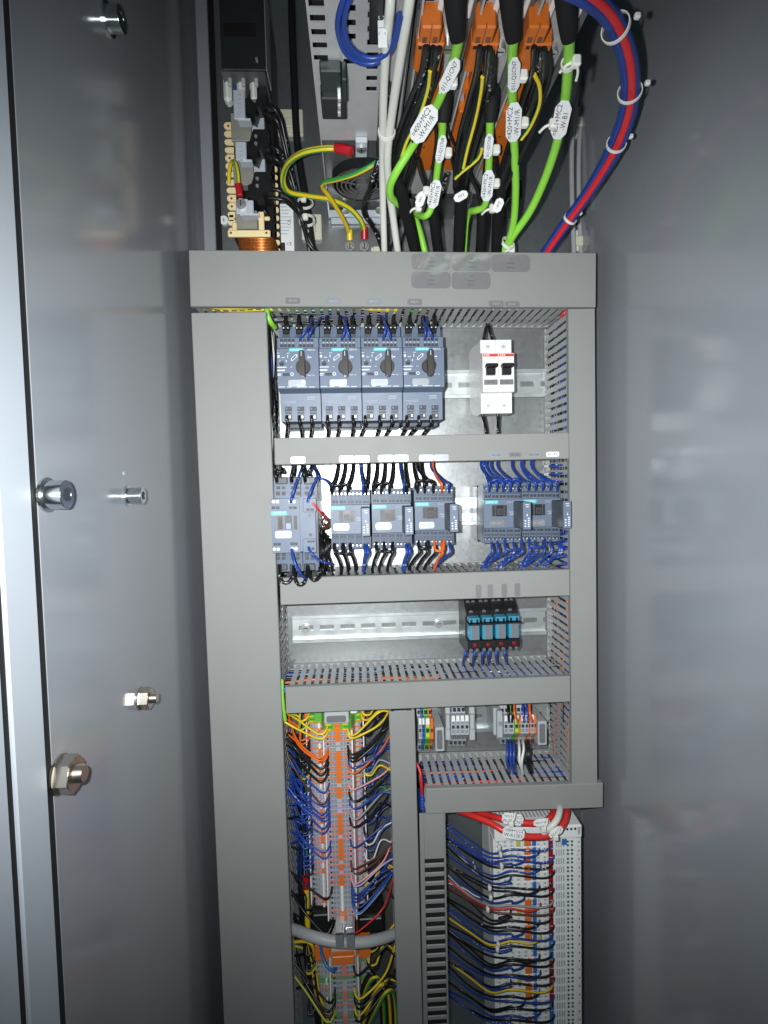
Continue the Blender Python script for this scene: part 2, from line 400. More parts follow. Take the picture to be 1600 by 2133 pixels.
# wires inside the ducts (seen through the slots)
def fill(cols, off, d0=80, d1=14, back='kkkbkk'):
    """one dense layer of wires behind the slots (colours front to back) and a dark layer behind it"""
    n = len(cols); sg = 1 if off > 0 else -1
    return [(off + sg * rnd.uniform(0, 1.2), d0 + (d1 - d0) * k / (n - 1), c) for k, c in enumerate(cols)] + [(off + sg * 4.5, d0 - 2 + (d1 - d0) * k / 9, back[k % len(back)]) for k in range(10)]
XA = LX1 - .06
dwires('wire_bundle', 'green, black and blue wires packed inside the left part of the top duct', -.165, .05, Z_TDB, Z_TDT, False, fill('kYYYgkkKbkkekkkkk', 5))
dwires('wire_bundle', 'red, green and black wires inside the middle of the top duct', .05, .085, Z_TDB, Z_TDT, False, fill('rrYYgkkKkkwkkkkk', 5))
dwires('wire_bundle', 'black and pale wires inside the right part of the top duct', .085, .255, Z_TDB, Z_TDT, False, fill('kkkwkkkkkkkkkkkk', 5))
dwires('wire_bundle', 'pale and black wires inside the left duct', LX0, LX1, -.72, Z_TDB - .01, True, fill('kwkkekbkkwkkekkk', -5))
dwires('wire_bundle', 'blue wires inside the upper right duct', RX0, RX1, -.12, Z_TDB - .01, True, fill('kBbkkbBkkbkkbkkk', 5, back='kkkk'))
dwires('wire_bundle', 'blue and orange wires inside the lower right duct', RX0, RX1, z(1250, 1630), -.12, True, fill('kBkobkokbkkobkokk', 5, back='kkkk'))
dwires('wire_bundle', 'black and blue wires inside the duct under the contactors', LX1, RX0, z(884, 1251), z(884, 1195), False, fill('kkbkkkkkkwkkkkk', -5))
za_, zb_ = z(890, 1475), z(890, 1421)
dwires('wire_bundle', 'blue, brown and black wires inside the left part of the duct under the relays', LX1, .02, za_, zb_, False, fill('blBkknnkokkkkBblkkkee', -4.5))
dwires('wire_bundle', 'orange, grey and blue wires inside the middle of the duct under the relays', .02, .09, za_, zb_, False, fill('pbkkkoonkkkklkekke', -4.5))
dwires('wire_bundle', 'mixed yellow, orange and blue wires inside the duct below the relays', .09, RX0, za_, zb_, False, fill('kYkkbBkbkwkbbkbBkkke', -4.5))
dwires('wire_bundle', 'red and blue wires inside the short lower right duct', x(890, 1660), RX0, z(1071, 1688), z(1071, 1637), False, fill('lbkrrkkBbkBbkobkkkkbkke', -4.5, back='kkkb'))

# stickers on the covers
def sticker(parent, x0, y0, x1, y1, d, m='label_film', txt=None, rows=None, name='label_plate', tm='print_grey', ts=.5):
    mb = MB(); xm, ym = (x0 + x1) / 2, (y0 + y1) / 2
    a, b = P(x0, ym, d).x, P(x1, ym, d).x; e, f = P(xm, y0, d).z, P(xm, y1, d).z
    r = min(b - a, e - f) * .28; poly = []
    for cx, cz, a0 in ((b - r, e - r, 0), (a + r, e - r, 90), (a + r, f + r, 180), (b - r, f + r, 270)):
        for k in range(4): q = R(a0 + 30 * k); poly.append((cx + r * math.cos(q), cz + r * math.sin(q)))
    mb.prism(poly, lambda u, v, q: (u, q, v), -d * .001, -(d - .5) * .001, m)
    o = mb.build(name, parent)
    if txt:
        mb = MB()
        for k, s_ in enumerate(txt if isinstance(txt, list) else [txt]):
            n_ = len(txt) if isinstance(txt, list) else 1
            text(mb, s_, ((a + b) / 2, -d * .001 - .0001, (e + f) / 2 + (n_ - 1 - 2 * k) * .5 * (e - f) / (n_ + 1)), (e - f) * ts, tm)
        l = mb.build('lettering', o)
    return o
dT = DF + 2.6
for (x0, y0, x1, y1) in ((857, 527, 938, 562), (941, 528, 1022, 563), (1023, 528, 1104, 564), (857, 565, 939, 600), (941, 565, 1022, 601)):
    sticker(TD, x0, y0, x1, y1, dT, 'label_gloss', ['-440', 'Kabelkanal', 'Kabelkanal'], tm='print_black', ts=.10)
for (x0, y0, s_, m) in ((595, 622, '441-F1', 'label_gloss'), (679, 622, '442-F1', 'label_film'), (763, 622, '443-F1', 'label_film'), (849, 622, '444-F1', 'label_gloss'), (1019, 624, '021-F', 'label_gloss'), (1052, 625, '021-F', 'label_gloss')):
    sticker(TD, x0, y0, x0 + 31, y0 + 13, dT, m, s_, ts=.5)
d1 = DF + .1
for (x0, y0, s_) in ((605, 951.5, '515-Q11'), (707, 949.5, ''), (738.5, 949.5, ''), (788, 948, '441-Q12'), (820, 947.5, '442-Q12'), (873, 947, '443-Q12'), (904, 946.5, '444-Q12')):
    sticker(H1, x0, y0, x0 + 31, y0 + 13.5, d1, 'label_film', s_ or None, ts=.5)
for (x0, y0, s_, m) in ((1021, 942.5, '021-Q1', 'label_film'), (1060, 942, '021-R2', 'label_film_dull'), (1099, 941.5, '021-Q4', 'label_film'), (1138, 941, '021-R4', 'paper')):
    sticker(H1, x0, y0, x0 + 27, y0 + 10.5, d1, m, s_, tm='print_black', ts=.62)
for (x0, y0) in ((991, 1218), (1016, 1217), (1045, 1216), (1072.5, 1215)):
    sticker(H2, x0, y0, x0 + 11.5, y0 + 27, d1, 'label_film_dull')

# ---------------------------------------------------------------- DIN rails
def rail(label, xa, xb, pc, slots, d=9):
    zc = P((xa + xb) / 2, pc, d).z; X0, X1 = P(xa, pc, d).x, P(xb, pc, d).x
    t = thing('din_rail', label, 'rail', Vector(((X0 + X1) / 2, 0, zc)), 'mounting rails on the plate')
    mb = MB(); y1, y0 = -d * .001, -(d - 7) * .001
    for s_ in (1, -1):
        mb.box(X0, X1, y1, y1 + .0012, zc + s_ * .0175, zc + s_ * .0130, 'zinc_rail', .0004)
        mb.box(X0, X1, y1 + .0012, y0, zc + s_ * .0137, zc + s_ * .0127, 'zinc_rail')
        mb.box(X0, X1, y0, y0 + .0012, zc + s_ * .0137, zc + s_ * .0032, 'zinc_rail')
    q = X0
    while q < X1 - .002:       # bridges between the real slots of the web
        mb.box(q, min(q + .008, X1), y0, y0 + .0012, zc - .0032, zc + .0032, 'zinc_rail'); q += .026
    mb.build('rail_profile', t)
    for px in slots:
        c = P(px, pc, d - 4); mb = MB(); c.z = zc; c.y = y0
        mb.cyl(c, c + Vector((0, -.0028, 0)), .0042, 'steel', 14); mb.box(c.x - .0030, c.x + .0030, c.y - .00285, c.y - .0029, c.z - .0005, c.z + .0005, 'void'); mb.cyl(c, c + Vector((0, -.0008, 0)), .006, 'steel', 14)
        mb.build('screw', t)
    return t
rail('galvanised rail behind the motor switches and the white breaker', 590, 1150, 801, ())
rail('galvanised rail behind the row of contactors', 600, 1160, 1067, ())
rail('long bare slotted rail left of the blue relays', 608, 1140, 1303, (636, 915))
rail('galvanised rail behind the small terminals at lower right', 880, 1150, 1497, ())

# ---------------------------------------------------------------- motor protection switches
def socket_grid(mb, x0, y0, nx, px_, ny, py_, w_, h_, d, m, t=.8):
    for i in range(nx):
        for j in range(ny): mb.pb(x0 + i * px_, y0 + j * py_, x0 + i * px_ + w_, y0 + j * py_ + h_, d, t, m)
def motor_switch(label):
    t = thing('motor_switch', label, 'motor switch', P(620, 801, 8), 'motor protection switches')
    mb = MB(); X0, X1 = P(577.6, 760, 90).x, P(577.6, 760, 90).x + .0441
    zf = lambda py, d: P(620, py, d).z
    prof = [(-.012, zf(684, 60)), (-.066, zf(681, 66)), (-.068, zf(703, 68)), (-.084, zf(704, 84)), (-.084, zf(725, 84)), (-.090, zf(726, 90)), (-.090, zf(809, 90)), (-.0745, zf(820, 74.5)), (-.0725, zf(878, 72.5)), (-.042, zf(880, 66)), (-.012, zf(880, 62))]
    mb.prism(prof, lambda u, v, a: (a, u, v), X0, X1, 'siemens_grey'); body = mb.build('housing', t)
    mb = MB(); mb.box(X0 + .001, X1 - .001, -.045, -.009, zf(893, 44), zf(700, 30), 'siemens_dark', .001); mb.build('rear_housing', t)
    for cx in (595.5, 623, 648):
        mb = MB(); mb.pb(cx - 8, 676, cx + 8, 686, 74, 12, 'black', .001); mb.pb(cx - 7, 686, cx + 7, 695, 72, 8, 'black', .0008)
        mb.pb(cx - 6, 682, cx - 3.5, 684, 74.3, .5, 'paper'); mb.pb(cx + 3, 682, cx + 5.5, 684, 74.3, .5, 'paper'); mb.build('terminal_plug', t)
        mb = MB(); mb.pb(cx - 7.5, 696.5, cx + 7.5, 701.5, 69.4, 3, 'siemens_dark'); mb.build('terminal_slot', t)
    mb = MB()
    for x0 in (583.5, 622.5):
        for k in range(4):
            mb.pb(x0 + k * 8, 706, x0 + k * 8 + 6.4, 711.5, 84.3, 2, 'terminal_dark'); mb.pb(x0 + k * 8, 717, x0 + k * 8 + 6.6, 723, 84.3, 2, 'terminal_dark')
            mb.pb(x0 + k * 8 + 1.5, 713.5, x0 + k * 8 + 4.5, 714.8, 84.2, .5, 'print_white')
    mb.build('auxiliary_sockets', t)
    mb = MB(); mb.pb(602, 725.5, 632, 731.8, 90.2, .6, 'teal'); br = mb.build('maker_badge', t)
    mb = MB(); text(mb, 'SIEMENS', P(617, 728.8, 90.35), .0032, 'print_white', sx=1.05); mb.build('lettering', br)
    mb = MB(); text(mb, 'SIRIUS', P(647.5, 728.8, 90.15), .0030, 'print_white', sx=1.05)
    for (a, b, c, e) in ((577, 735, 582, 736), (597.5, 735, 604, 736), (578, 740, 582.5, 745), (598.5, 739, 600, 745), (582.5, 751, 584.2, 754), (595.5, 750, 597.4, 754), (587, 744, 593, 745.4), (577.5, 764, 597, 766), (577.5, 770, 594, 773), (578, 778, 586, 780), (578, 781.6, 585, 783), (605, 764, 609, 765), (640, 781, 648, 782), (651, 781, 655, 782), (641, 740, 642.4, 748), (643.5, 743, 648.5, 745.5), (580, 805.2, 594, 806.6), (598, 805.2, 608, 806.6), (618, 805.2, 640, 806.6), (644, 805.2, 656, 806.6)):
        mb.pb(a, b, c, e, 90.15, .3, 'print_white')
    for k in range(5):
        c = P(608.5 + k * 2.2, 748.5 - k * 1.9, 90.1); mb.box(c.x - .0010, c.x + .0010, -.0902, -.0899, c.z - .0016, c.z + .0016, 'print_white')
    c = P(608.5, 779.5, 90); mb.ring(c, (0, -1, 0), .0011, .0019, .0003, 'print_white', 14); mb.build('lettering', t)
    mb = MB(); mb.pb(589.5, 777.5, 603.5, 783, 90.3, 1, 'terminal_dark'); mb.build('trip_window', t)
    c = P(587, 757.5, 90); mb = MB(); mb.cyl(c, c + Vector((0, -.0006, 0)), .0028, 'siemens_dark', 14); mb.box(c.x - .002, c.x + .002, c.y - .0011, c.y, c.z - .0016, c.z - .0002, 'black'); mb.build('setting_dial', t)
    c = P(631.5, 765, 90); mb = MB(); mb.cyl(c, c + Vector((0, -.005, 0)), .0079, 'knob', 28, r1=.0074); kn = mb.build('rotary_knob', t)
    mb = MB(); hp = [(-.0024, .0130), (-.0014, .0142), (.0014, .0142), (.0024, .0130), (.0030, .002), (.0030, -.0105), (.0022, -.0122), (-.0016, -.0122), (-.0028, -.0095), (-.0030, .002)]
    mb.prism(hp, lambda u, v, a: (c.x + u, a, c.z + v), c.y - .017, c.y - .0045, 'knob'); mb.box(c.x - .0003, c.x + .0003, c.y - .0173, c.y - .017, c.z + .008, c.z + .0128, 'print_white'); mb.build('handle', kn)
    mb = MB(); ch = 0
    for cx in (600.6, 626.6, 652.6):
        q = MB(); q.pb(cx - 7.3, 847, cx + 7.3, 856.5, 74.0, 2, 'terminal_dark'); q.pb(cx - 5.5, 849, cx - 2, 853, 74.2, .5, 'siemens_grey'); q.pb(cx + 1.5, 849, cx + 5, 853, 74.2, .5, 'siemens_dark')
        q.pb(cx - 7.3, 858, cx + 7.3, 862.5, 74.0, 2, 'siemens_dark'); q.pb(cx - 7.3, 864.5, cx + 7.3, 874.5, 73.8, 2, 'terminal_dark'); q.pb(cx + 1.2, 866, cx + 5, 871, 74.1, .5, 'steel'); q.build('clamp_terminal', t)
    for (a, b, c_, e) in ((590, 837, 604, 838), (604, 835.6, 617, 836.6), (604, 838.6, 617, 839.6), (598.5, 841, 601.5, 843.5), (640, 826, 656, 828.4), (639, 830.6, 656, 832.4)):
        mb.pb(a, b, c_, e, 74.4, .3, 'print_grey')
    mb.build('print', t)
    return t
msn = ['motor switch beside the left duct, leftmost of four', 'second motor switch from the left duct', 'third motor switch from the left duct', 'motor switch next to the bare rail, rightmost of four']
ms = motor_switch('grey blue ' + msn[0] + ', black rotary knob'); MS = [ms]
for k in range(1, 4): MS.append(dup(ms, delta=Vector((.0451 * k, 0, -.0002 * k)), label='grey blue ' + msn[k] + ', black rotary knob'))
for k, m_ in enumerate(MS):
    sticker(m_, 600.5 + k * 86.2, 791 - k * .9, 637 + k * 86.2 - k * .6, 805 - k * .9, 90.6, 'label_film', '44%d-F1' % (k + 1), ts=.5)
ws = [600, 626, 651, 684, 707.5, 737.5, 762.5, 792.5, 817.5, 849, 874, 899]
we = [596.5, 629, 646.5, 682.5, 702, 732.5, 750, 783.5, 801, 835, 850, 877.5]
for i, (a, b) in enumerate(zip(ws, we)):
    wire([(a - 2, 867, 73), (a - 2, 874, 80), (a - 1, 884, 78), ((a + b) / 2, 895, 62), (b, 912, 45), (b, 925, 38)], 1.75, 'K', 'black wire from the %s lower terminal of the %s motor switch' % (ORD[i % 3], ORD[i // 3]), group='wires below the motor switches')
for i, (l) in enumerate(([(626.5, 709, 84), (626, 704, 90), (638, 688, 92), (647, 673, 75), (650, 660, 50)], [(643, 709, 84), (643, 702, 90), (650, 686, 92), (660, 676, 75), (668, 662, 50)],
             [(712, 708, 84), (714, 702, 90), (719, 686, 92), (719, 674, 75), (722, 660, 50)], [(729, 708, 84), (728, 702, 90), (722, 684, 92), (720, 672, 75), (716, 660, 50)],
             [(798, 708, 84), (800, 700, 90), (803, 684, 92), (800, 670, 75), (796, 658, 50)], [(814.5, 708, 84), (813, 701, 90), (807, 684, 92), (802, 671, 75), (806, 658, 50)],
             [(884, 708, 84), (886, 702, 90), (886, 686, 92), (883, 674, 75), (880, 660, 50)], [(900, 708, 84), (900, 701, 90), (893, 686, 92), (888, 674, 75), (890, 660, 50)])):
    wire(l, 1.35, 'B', '%s blue control wire rising from the %s motor switch' % (('left', 'right')[i % 2], ORD[i // 2]), group='blue wires on top of the motor switches')
# black feeders from the plugs up into the top duct
for i in range(12):
    k, j = divmod(i, 3); a = (595.5, 623, 648)[j] + 86 * k
    wire([(a, 682, 66), (a, 676, 66), (a - 1, 668, 58), (a + 2, 650, 45)], 2.3, 'k', 'black wire into the %s upper plug of the %s motor switch' % (ORD[j], ORD[k]), group='black wires above the motor switches')

# ---------------------------------------------------------------- two pole breaker
t = thing('circuit_breaker', 'white two pole circuit breaker with red stripe and black toggles', 'breaker', P(1035, 801, 8))
X0 = P(1001.5, 785, 72).x; Xm, X1 = X0 + .0175, X0 + .0350
zf = lambda py, d: P(1035, py, d).z
prof = [(-.012, zf(722, 40)), (-.030, zf(712, 55)), (-.055, zf(708.5, 72)), (-.072, zf(708, 72)), (-.072, zf(735, 72)), (-.082, zf(736, 82)), (-.082, zf(816, 82)), (-.072, zf(820, 72)), (-.072, zf(861, 72)), (-.050, zf(861, 72)), (-.030, zf(858, 60)), (-.012, zf(848, 40))]
for k, (a, b) in enumerate(((X0, Xm - .00015), (Xm + .00015, X1))):
    mb = MB(); mb.prism(prof, lambda u, v, q: (q, u, v), a, b, 'white_plastic'); h = mb.build('pole_housing', t)
    cx = (a + b) / 2
    for py in (721, 844):
        c = Vector((cx - .0003, -.072, P(1035, py, 72).z)); mb = MB(); mb.ring(c, (0, -1, 0), .0030, .0034, .0002, 'io_grey', 18); mb.cyl(c, c + Vector((0, -.0002, 0)), .0030, 'io_white', 16); mb.cyl(c + Vector((0, 0, -.0004)), c + Vector((0, -.0003, -.0004)), .0022, 'bracket_light', 12)
        mb.box(c.x - .0016, c.x + .0016, c.y - .0004, c.y - .0002, c.z - .0006, c.z - .0002, 'tb_blue_grey'); mb.build('terminal_screw', h)
    mb = MB(); mb.box(a + .0006, b - .0003, -.0823, -.0818, zf(742.5, 82), zf(737, 82), 'red_print'); rs = mb.build('red_stripe', h)
    mb = MB(); text(mb, 'ABB', Vector((a + .0045, -.08245, zf(739.7, 82))), .0034, 'white_plastic', sx=1.1); text(mb, 'S 201', Vector((a + .009, -.08215, zf(748, 82))), .0024, 'print_grey'); mb.build('lettering', h)
    c = zf(770, 82); mb = MB()
    mb.box(a + .0035, b - .0035, -.0823, -.0810, zf(782, 82), zf(757, 82), 'black', 0)
    mb.box(a + .0022, b - .0022, -.0905, -.082, zf(766, 86), zf(757.5, 86), 'black', .001); mb.box(a + .0040, b - .0040, -.0865, -.0822, zf(781, 83), zf(766, 84), 'black', .0008); mb.build('toggle', h)
    mb = MB(); mb.box(a + .0012, b - .0009, -.0824, -.0818, zf(801.5, 82), zf(790.5, 82), 'label_film_dull'); lp = mb.build('label_plate', h)
    mb = MB(); text(mb, ('021-F1', '1')[k], Vector((cx, -.0826, zf(796, 82))), .0028, 'print_black'); mb.build('lettering', lp)
for i, l in enumerate(([(1010, 716, 62), (1008, 706, 62), (1010, 694, 50), (1014, 676, 40)], [(1029, 714, 62), (1026, 706, 62), (1022, 694, 50), (1019, 676, 40)], [(1005, 857, 58), (1006, 868, 60), (1010, 884, 50), (1014, 905, 40), (1016, 918, 36)], [(1036, 857, 60), (1037, 870, 60), (1037, 886, 50), (1038, 905, 40), (1038, 918, 36)])):
    wire(l, 2.0, 'K', ('left black wire above', 'right black wire above', 'left black wire below', 'right black wire below')[i] + ' the white circuit breaker')

# ---------------------------------------------------------------- contactors
def contactor(label):
    t = thing('contactor', label, 'contactor', P(731, 1067, 8), 'small contactors')
    a, b = P(689, 1080, 68).x, P(689, 1080, 68).x + .0442
    zf = lambda py, d: P(731, py, d).z
    prof = [(-.010, zf(1030, 30)), (-.040, zf(1024, 50)), (-.060, zf(1019.5, 62)), (-.063, zf(1051, 63)), (-.068, zf(1052, 68)), (-.068, zf(1112, 68)), (-.063, zf(1113, 63)), (-.060, zf(1144, 62)), (-.040, zf(1138, 50)), (-.010, zf(1132, 30))]
    mb = MB(); mb.prism(prof, lambda u, v, q: (q, u, v), a, b, 'siemens_grey'); mb.build('housing', t)
    for s_ in (0, 1):
        mb = MB()
        yo = (1027.5, 1035.5, 1043) if not s_ else (1135, 1124.5, 1115.5)
        for k in range(5):
            x0 = 692 + k * 16.1
            for j in range(2):
                c = P(x0 + 3.2 + j * 7.6, yo[0], 62.6); mb.cyl(c + Vector((0, .002, 0)), c, .0019, 'terminal_dark', 10); mb.cyl(c + Vector((.0002, -.0001, -.0006)), c + Vector((.0002, -.0003, -.0006)), .0010, 'steel', 8)
                mb.pb(x0 + j * 7.2 + .4, yo[1], x0 + j * 7.2 + 6, yo[1] + 4.6, 63.1, 1, 'siemens_dark'); mb.pb(x0 + j * 7.2 + .4, yo[2], x0 + j * 7.2 + 6, yo[2] + 5.4, 63.3, 1, 'terminal_dark')
        mb.build('spring_terminals', t)['kind'] = 'stuff'
    for s_ in (0, 1):
        mb = MB()
        for k in range(6): xx = a + .0003 + k * .00888; mb.box(xx - .0003, xx + .0003, -.0645, -.060, zf(1050 if not s_ else 1143, 64), zf(1021 if not s_ else 1114, 64), 'siemens_grey')
        mb.build('terminal_partition', t)['kind'] = 'stuff'
    mb = MB(); mb.box(a - .0004, b + .0004, -.034, -.009, zf(1140, 36), zf(1022, 36), 'black', .001); mb.build('base', t)
    mb = MB(); mb.pb(690, 1054.5, 719, 1061.8, 68.3, .5, 'teal'); br = mb.build('maker_badge', t)
    mb = MB(); text(mb, 'SIEMENS', P(704.5, 1058.2, 68.45), .0034, 'print_white', sx=1.0); mb.build('lettering', br)
    mb = MB(); text(mb, 'SIRIUS', P(745, 1058.2, 68.2), .0030, 'print_grey'); text(mb, '3RT2018', P(749, 1079, 68.2), .0019, 'print_white'); text(mb, '-2BB41', P(749, 1083.5, 68.2), .0019, 'print_white')
    mb.pb(700, 1108, 722, 1109.2, 68.2, .3, 'print_grey'); mb.build('lettering', t)
    mb = MB(); mb.pb(706, 1064, 738, 1088, 68.4, 1, 'siemens_dark'); mb.pb(707, 1065, 712, 1087, 68.9, 1, 'knob'); mb.pb(715, 1064.5, 730, 1087.5, 69.2, 1, 'black'); mb.pb(717, 1072, 728, 1084, 70.3, 1, 'siemens_dark'); mb.pb(719, 1074, 726, 1082, 70.9, .8, 'knob'); mb.pb(732.5, 1065, 737, 1087, 68.9, 1, 'knob'); mb.build('armature_window', t)
    # plug-on suppressor standing proud of the face
    xa = b - .0102; mb = MB(); mb.box(xa, b - .0004, -.1025, -.067, zf(1111.5, 68), zf(1056, 68), 'siemens_dark', .0008); sm_ = mb.build('suppressor_module', t)
    mb = MB(); mb.box(xa + .0007, b - .0011, -.1028, -.1024, zf(1111, 68), zf(1056.5, 68), 'siemens_grey'); mb.build('front_plate', sm_)
    mb = MB(); yy = -.1029; cx = (xa + b) / 2; zc = zf(1084, 68)
    for k in range(5): mb.box(cx + .0015 - .001, cx + .0028, yy - .0001, yy, zc - .012 + k * .0022, zc - .0108 + k * .0022, 'print_white')
    for k in range(3): mb.box(cx - .003, cx - .0012, yy - .0001, yy, zc - .012 + k * .003, zc - .0105 + k * .003, 'print_white')
    mb.box(cx - .002, cx + .002, yy - .0001, yy, zc + .0118, zc + .0126, 'print_white'); mb.box(cx - .0012, cx + .002, yy - .0001, yy, zc + .0095, zc + .0103, 'print_white')
    mb.prism([(-.001, -.001), (.001, -.001), (0, .0018)], lambda u, v, q: (cx + u, q, zc + .001 + v), yy - .0001, yy, 'print_white'); mb.build('print', sm_)
    return t
cn = ['contactor nearest the large left contactor', 'contactor in the middle of the group of three', 'contactor with orange wires', 'contactor left of the far right one, all blue wires', 'far right contactor, all blue wires']
c0 = contactor('grey blue ' + cn[0]); CT = [c0]
cx_off = [0, .0466, .0952, .1748, .2192]
for k in range(1, 5): CT.append(dup(c0, delta=Vector((cx_off[k], 0, (0, .0002, .0018, .0022, .0022)[k])), label='grey blue ' + cn[k]))
for k, (x0, y0, m_) in enumerate(((695, 1091, 'label_film'), (783, 1089, 'label_film'), (873, 1087, 'label_film'), (1019, 1083, 'label_film_dull'), (1103, 1082, 'label_film_dull'))):
    sticker(CT[k], x0, y0, x0 + 32, y0 + 14, 69, m_, ('441-Q1', '442-Q1', '443-Q1', '021-Q1', '021-Q4')[k], ts=.5)
def cwires(k, top, bot):
    nm = ORD[k] + ' small contactor from the left'
    for i, (a, b, c) in enumerate(top):
        wire([(a, 1029 - k * 1.6, 61), (a - .5, 1022 - k * 1.6, 68), (a - 1, 1010 - k, 76), (a * .55 + b * .45, 998, 66), (b, 975, 48), (b, 955, 40)], 1.7, c, '%s %s wire rising from the %s' % (ORD[i], WN[c], nm), group='wires above the contactors')
    for i, (a, b, c) in enumerate(bot):
        wire([(a, 1134 - k * 1.6, 61), (a + .5, 1142 - k * 1.6, 68), (a + 2, 1153 - k, 72), (a * .5 + b * .5 + 1, 1164, 62), (b, 1184, 50), (b, 1205, 42)], 1.7, c, '%s %s wire dropping from the %s' % (ORD[i], WN[c], nm), group='wires below the contactors')
cwires(0, [(693, 703, 'k'), (708, 718, 'k'), (725, 735, 'k'), (757, 751, 'B'), (763, 767, 'k')], [(696, 711, 'k'), (713, 725, 'k'), (729, 741, 'k'), (759, 757, 'B'), (765, 758, 'B')])
cwires(1, [(778, 785, 'k'), (795, 801, 'k'), (812, 818, 'k'), (842, 834, 'b'), (848, 844, 'k')], [(783, 776, 'k'), (800, 790, 'k'), (816, 807, 'k'), (846, 839, 'B'), (852, 843, 'B')])
cwires(2, [(870, 862, 'k'), (885, 878, 'k'), (903, 870, 'k'), (921, 902, 'o'), (936, 899, 'b')], [(872, 852, 'k'), (888, 869, 'k'), (905, 884, 'k'), (920, 905, 'o'), (937, 906, 'b')])
cwires(3, [(1020, 1008, 'B'), (1036, 1003, 'b'), (1049, 1014, 'B'), (1064, 1024, 'B'), (1081, 1038, 'b')], [(1024, 1003, 'B'), (1036, 1014, 'B'), (1052, 1006, 'b'), (1070, 1034, 'B'), (1086, 1042, 'B')])
cwires(4, [(1102, 1068, 'b'), (1117, 1087, 'B'), (1132, 1090, 'B'), (1148, 1110, 'B'), (1162, 1109, 'b')], [(1102, 1082, 'B'), (1115, 1086, 'B'), (1132, 1091, 'b'), (1147, 1113, 'B'), (1164, 1128, 'B'), (1169, 1131, 'B')])

# looping jumpers between the terminals of the small contactors
for i, (a, b, yy, c) in enumerate(((690, 708, 1016, 'k'), (708, 726, 1014, 'k'), (780, 796, 1012, 'k'), (796, 812, 1011, 'k'), (866, 884, 1006, 'k'), (884, 902, 1005, 'k'), (1022, 1050, 1004, 'b'), (1050, 1066, 1003, 'b'), (1066, 1082, 1003, 'b'))):
    wire([(a, 1024 - (a - 690) * .035, 63), (a, yy, 72), ((a + b) / 2, yy - 6, 74), (b, yy, 72), (b, 1024 - (a - 690) * .035, 63)], 1.7, c, '%s of the %s jumper loops on top of the small contactors' % (ordn(i), WN[c]) if i < 6 else '%s blue jumper loop on top of the two right contactors' % ORD[i - 6], name='jumper_wire', group='jumper loops on the contactors')
for i, (a, b, yy, c) in enumerate(((697, 716, 1152, 'k'), (714, 730, 1154, 'k'), (784, 800, 1148, 'k'), (800, 818, 1149, 'k'), (872, 892, 1143, 'k'), (905, 924, 1148, 'o'), (1052, 1086, 1146, 'b'), (1102, 1134, 1140, 'b'))):
    wire([(a, 1133 - (a - 690) * .03, 63), (a + 1, yy - 4, 71), ((a + b) / 2, yy, 73), (b, yy - 4, 71), (b, 1133 - (a - 690) * .03, 63)], 1.7, c, '%s jumper loop from the left under the small contactors, %s' % (ORD[i], WN[c]), name='jumper_wire', group='jumper loops on the contactors')

# large contactor with coupling module at the left
t = thing('contactor', 'large contactor against the left duct with black cables looping below', 'contactor', P(612, 1075, 8))
zf = lambda py, d: P(612, py, d).z
a, m_, b = P(564.5, 1075, 95).x, P(624.5, 1075, 95).x, P(657, 1075, 95).x
mb = MB(); mb.prism([(-.010, zf(1010, 40)), (-.078, zf(993, 78)), (-.080, zf(1037, 80)), (-.094, zf(1038, 94)), (-.094, zf(1151, 94)), (-.080, zf(1152, 80)), (-.078, zf(1190, 78)), (-.010, zf(1170, 40))], lambda u, v, q: (q, u, v), a, m_ - .0002, 'siemens_grey'); mb.build('housing', t)
mb = MB(); mb.prism([(-.010, zf(1010, 40)), (-.076, zf(994, 78)), (-.078, zf(1037, 80)), (-.096, zf(1036, 96)), (-.096, zf(1149, 96)), (-.078, zf(1152, 80)), (-.076, zf(1190, 78)), (-.010, zf(1170, 40))], lambda u, v, q: (q, u, v), m_ + .0002, b, 'siemens_grey'); cm = mb.build('coupling_module', t)
mb = MB(); mb.box(b, b + .002, -.088, -.012, zf(1180, 80), zf(1002, 80), 'siemens_dark'); mb.build('side_plate', t)
for i, (x0, x1) in enumerate(((573, 599), (603, 628), (633, 657))):
    for s_ in (0, 1):
        y0 = 994 if not s_ else 1174
        mb = MB(); mb.pb(x0, y0, x1, y0 + 15, 79.5, 3, 'siemens_dark', .001); mb.pb(x0 + 2, y0 + 2, x0 + 11, y0 + 13, 80.3, 3, 'black'); mb.pb(x0 + 14, y0 + 3, x1 - 2, y0 + 12, 80.3, 2, 'siemens_dark')
        y1 = 1013 if not s_ else 1160
        mb.pb(x0 + 3, y1, x0 + 10, y1 + 6, 80.4, 1, 'terminal_dark'); mb.pb(x0 + 14, y1, x0 + 21, y1 + 6, 80.4, 1, 'terminal_dark')
        y1 = 1024 if not s_ else 1150.5
        mb.pb(x0 + 2, y1, x0 + 10, y1 + 8, 80.4 if not s_ else 80.5, 1, 'terminal_dark'); mb.pb(x0 + 14, y1, x0 + 22, y1 + 8, 80.4 if not s_ else 80.5, 1, 'terminal_dark'); mb.build('clamp_terminal', t)
mb = MB(); mb.pb(565, 1065, 598, 1073.5, 94.3, .5, 'teal'); bd = mb.build('maker_badge', t)
mb = MB(); text(mb, 'SIEMENS', P(581.5, 1069.3, 94.5), .0040, 'print_white', sx=.95); mb.build('lettering', bd)
mb = MB(); mb.pb(578, 1075, 589, 1103, 94.5, 1, 'brown_window'); mb.pb(580, 1078, 588, 1102, 94.9, 1, 'knob'); mb.pb(594, 1074, 608, 1103, 95.2, 1.5, 'siemens_dark'); mb.pb(596, 1090, 606, 1102, 96.5, 1.5, 'print_grey'); mb.pb(612, 1074, 619, 1103, 94.9, 1, 'knob'); mb.build('armature_window', t)
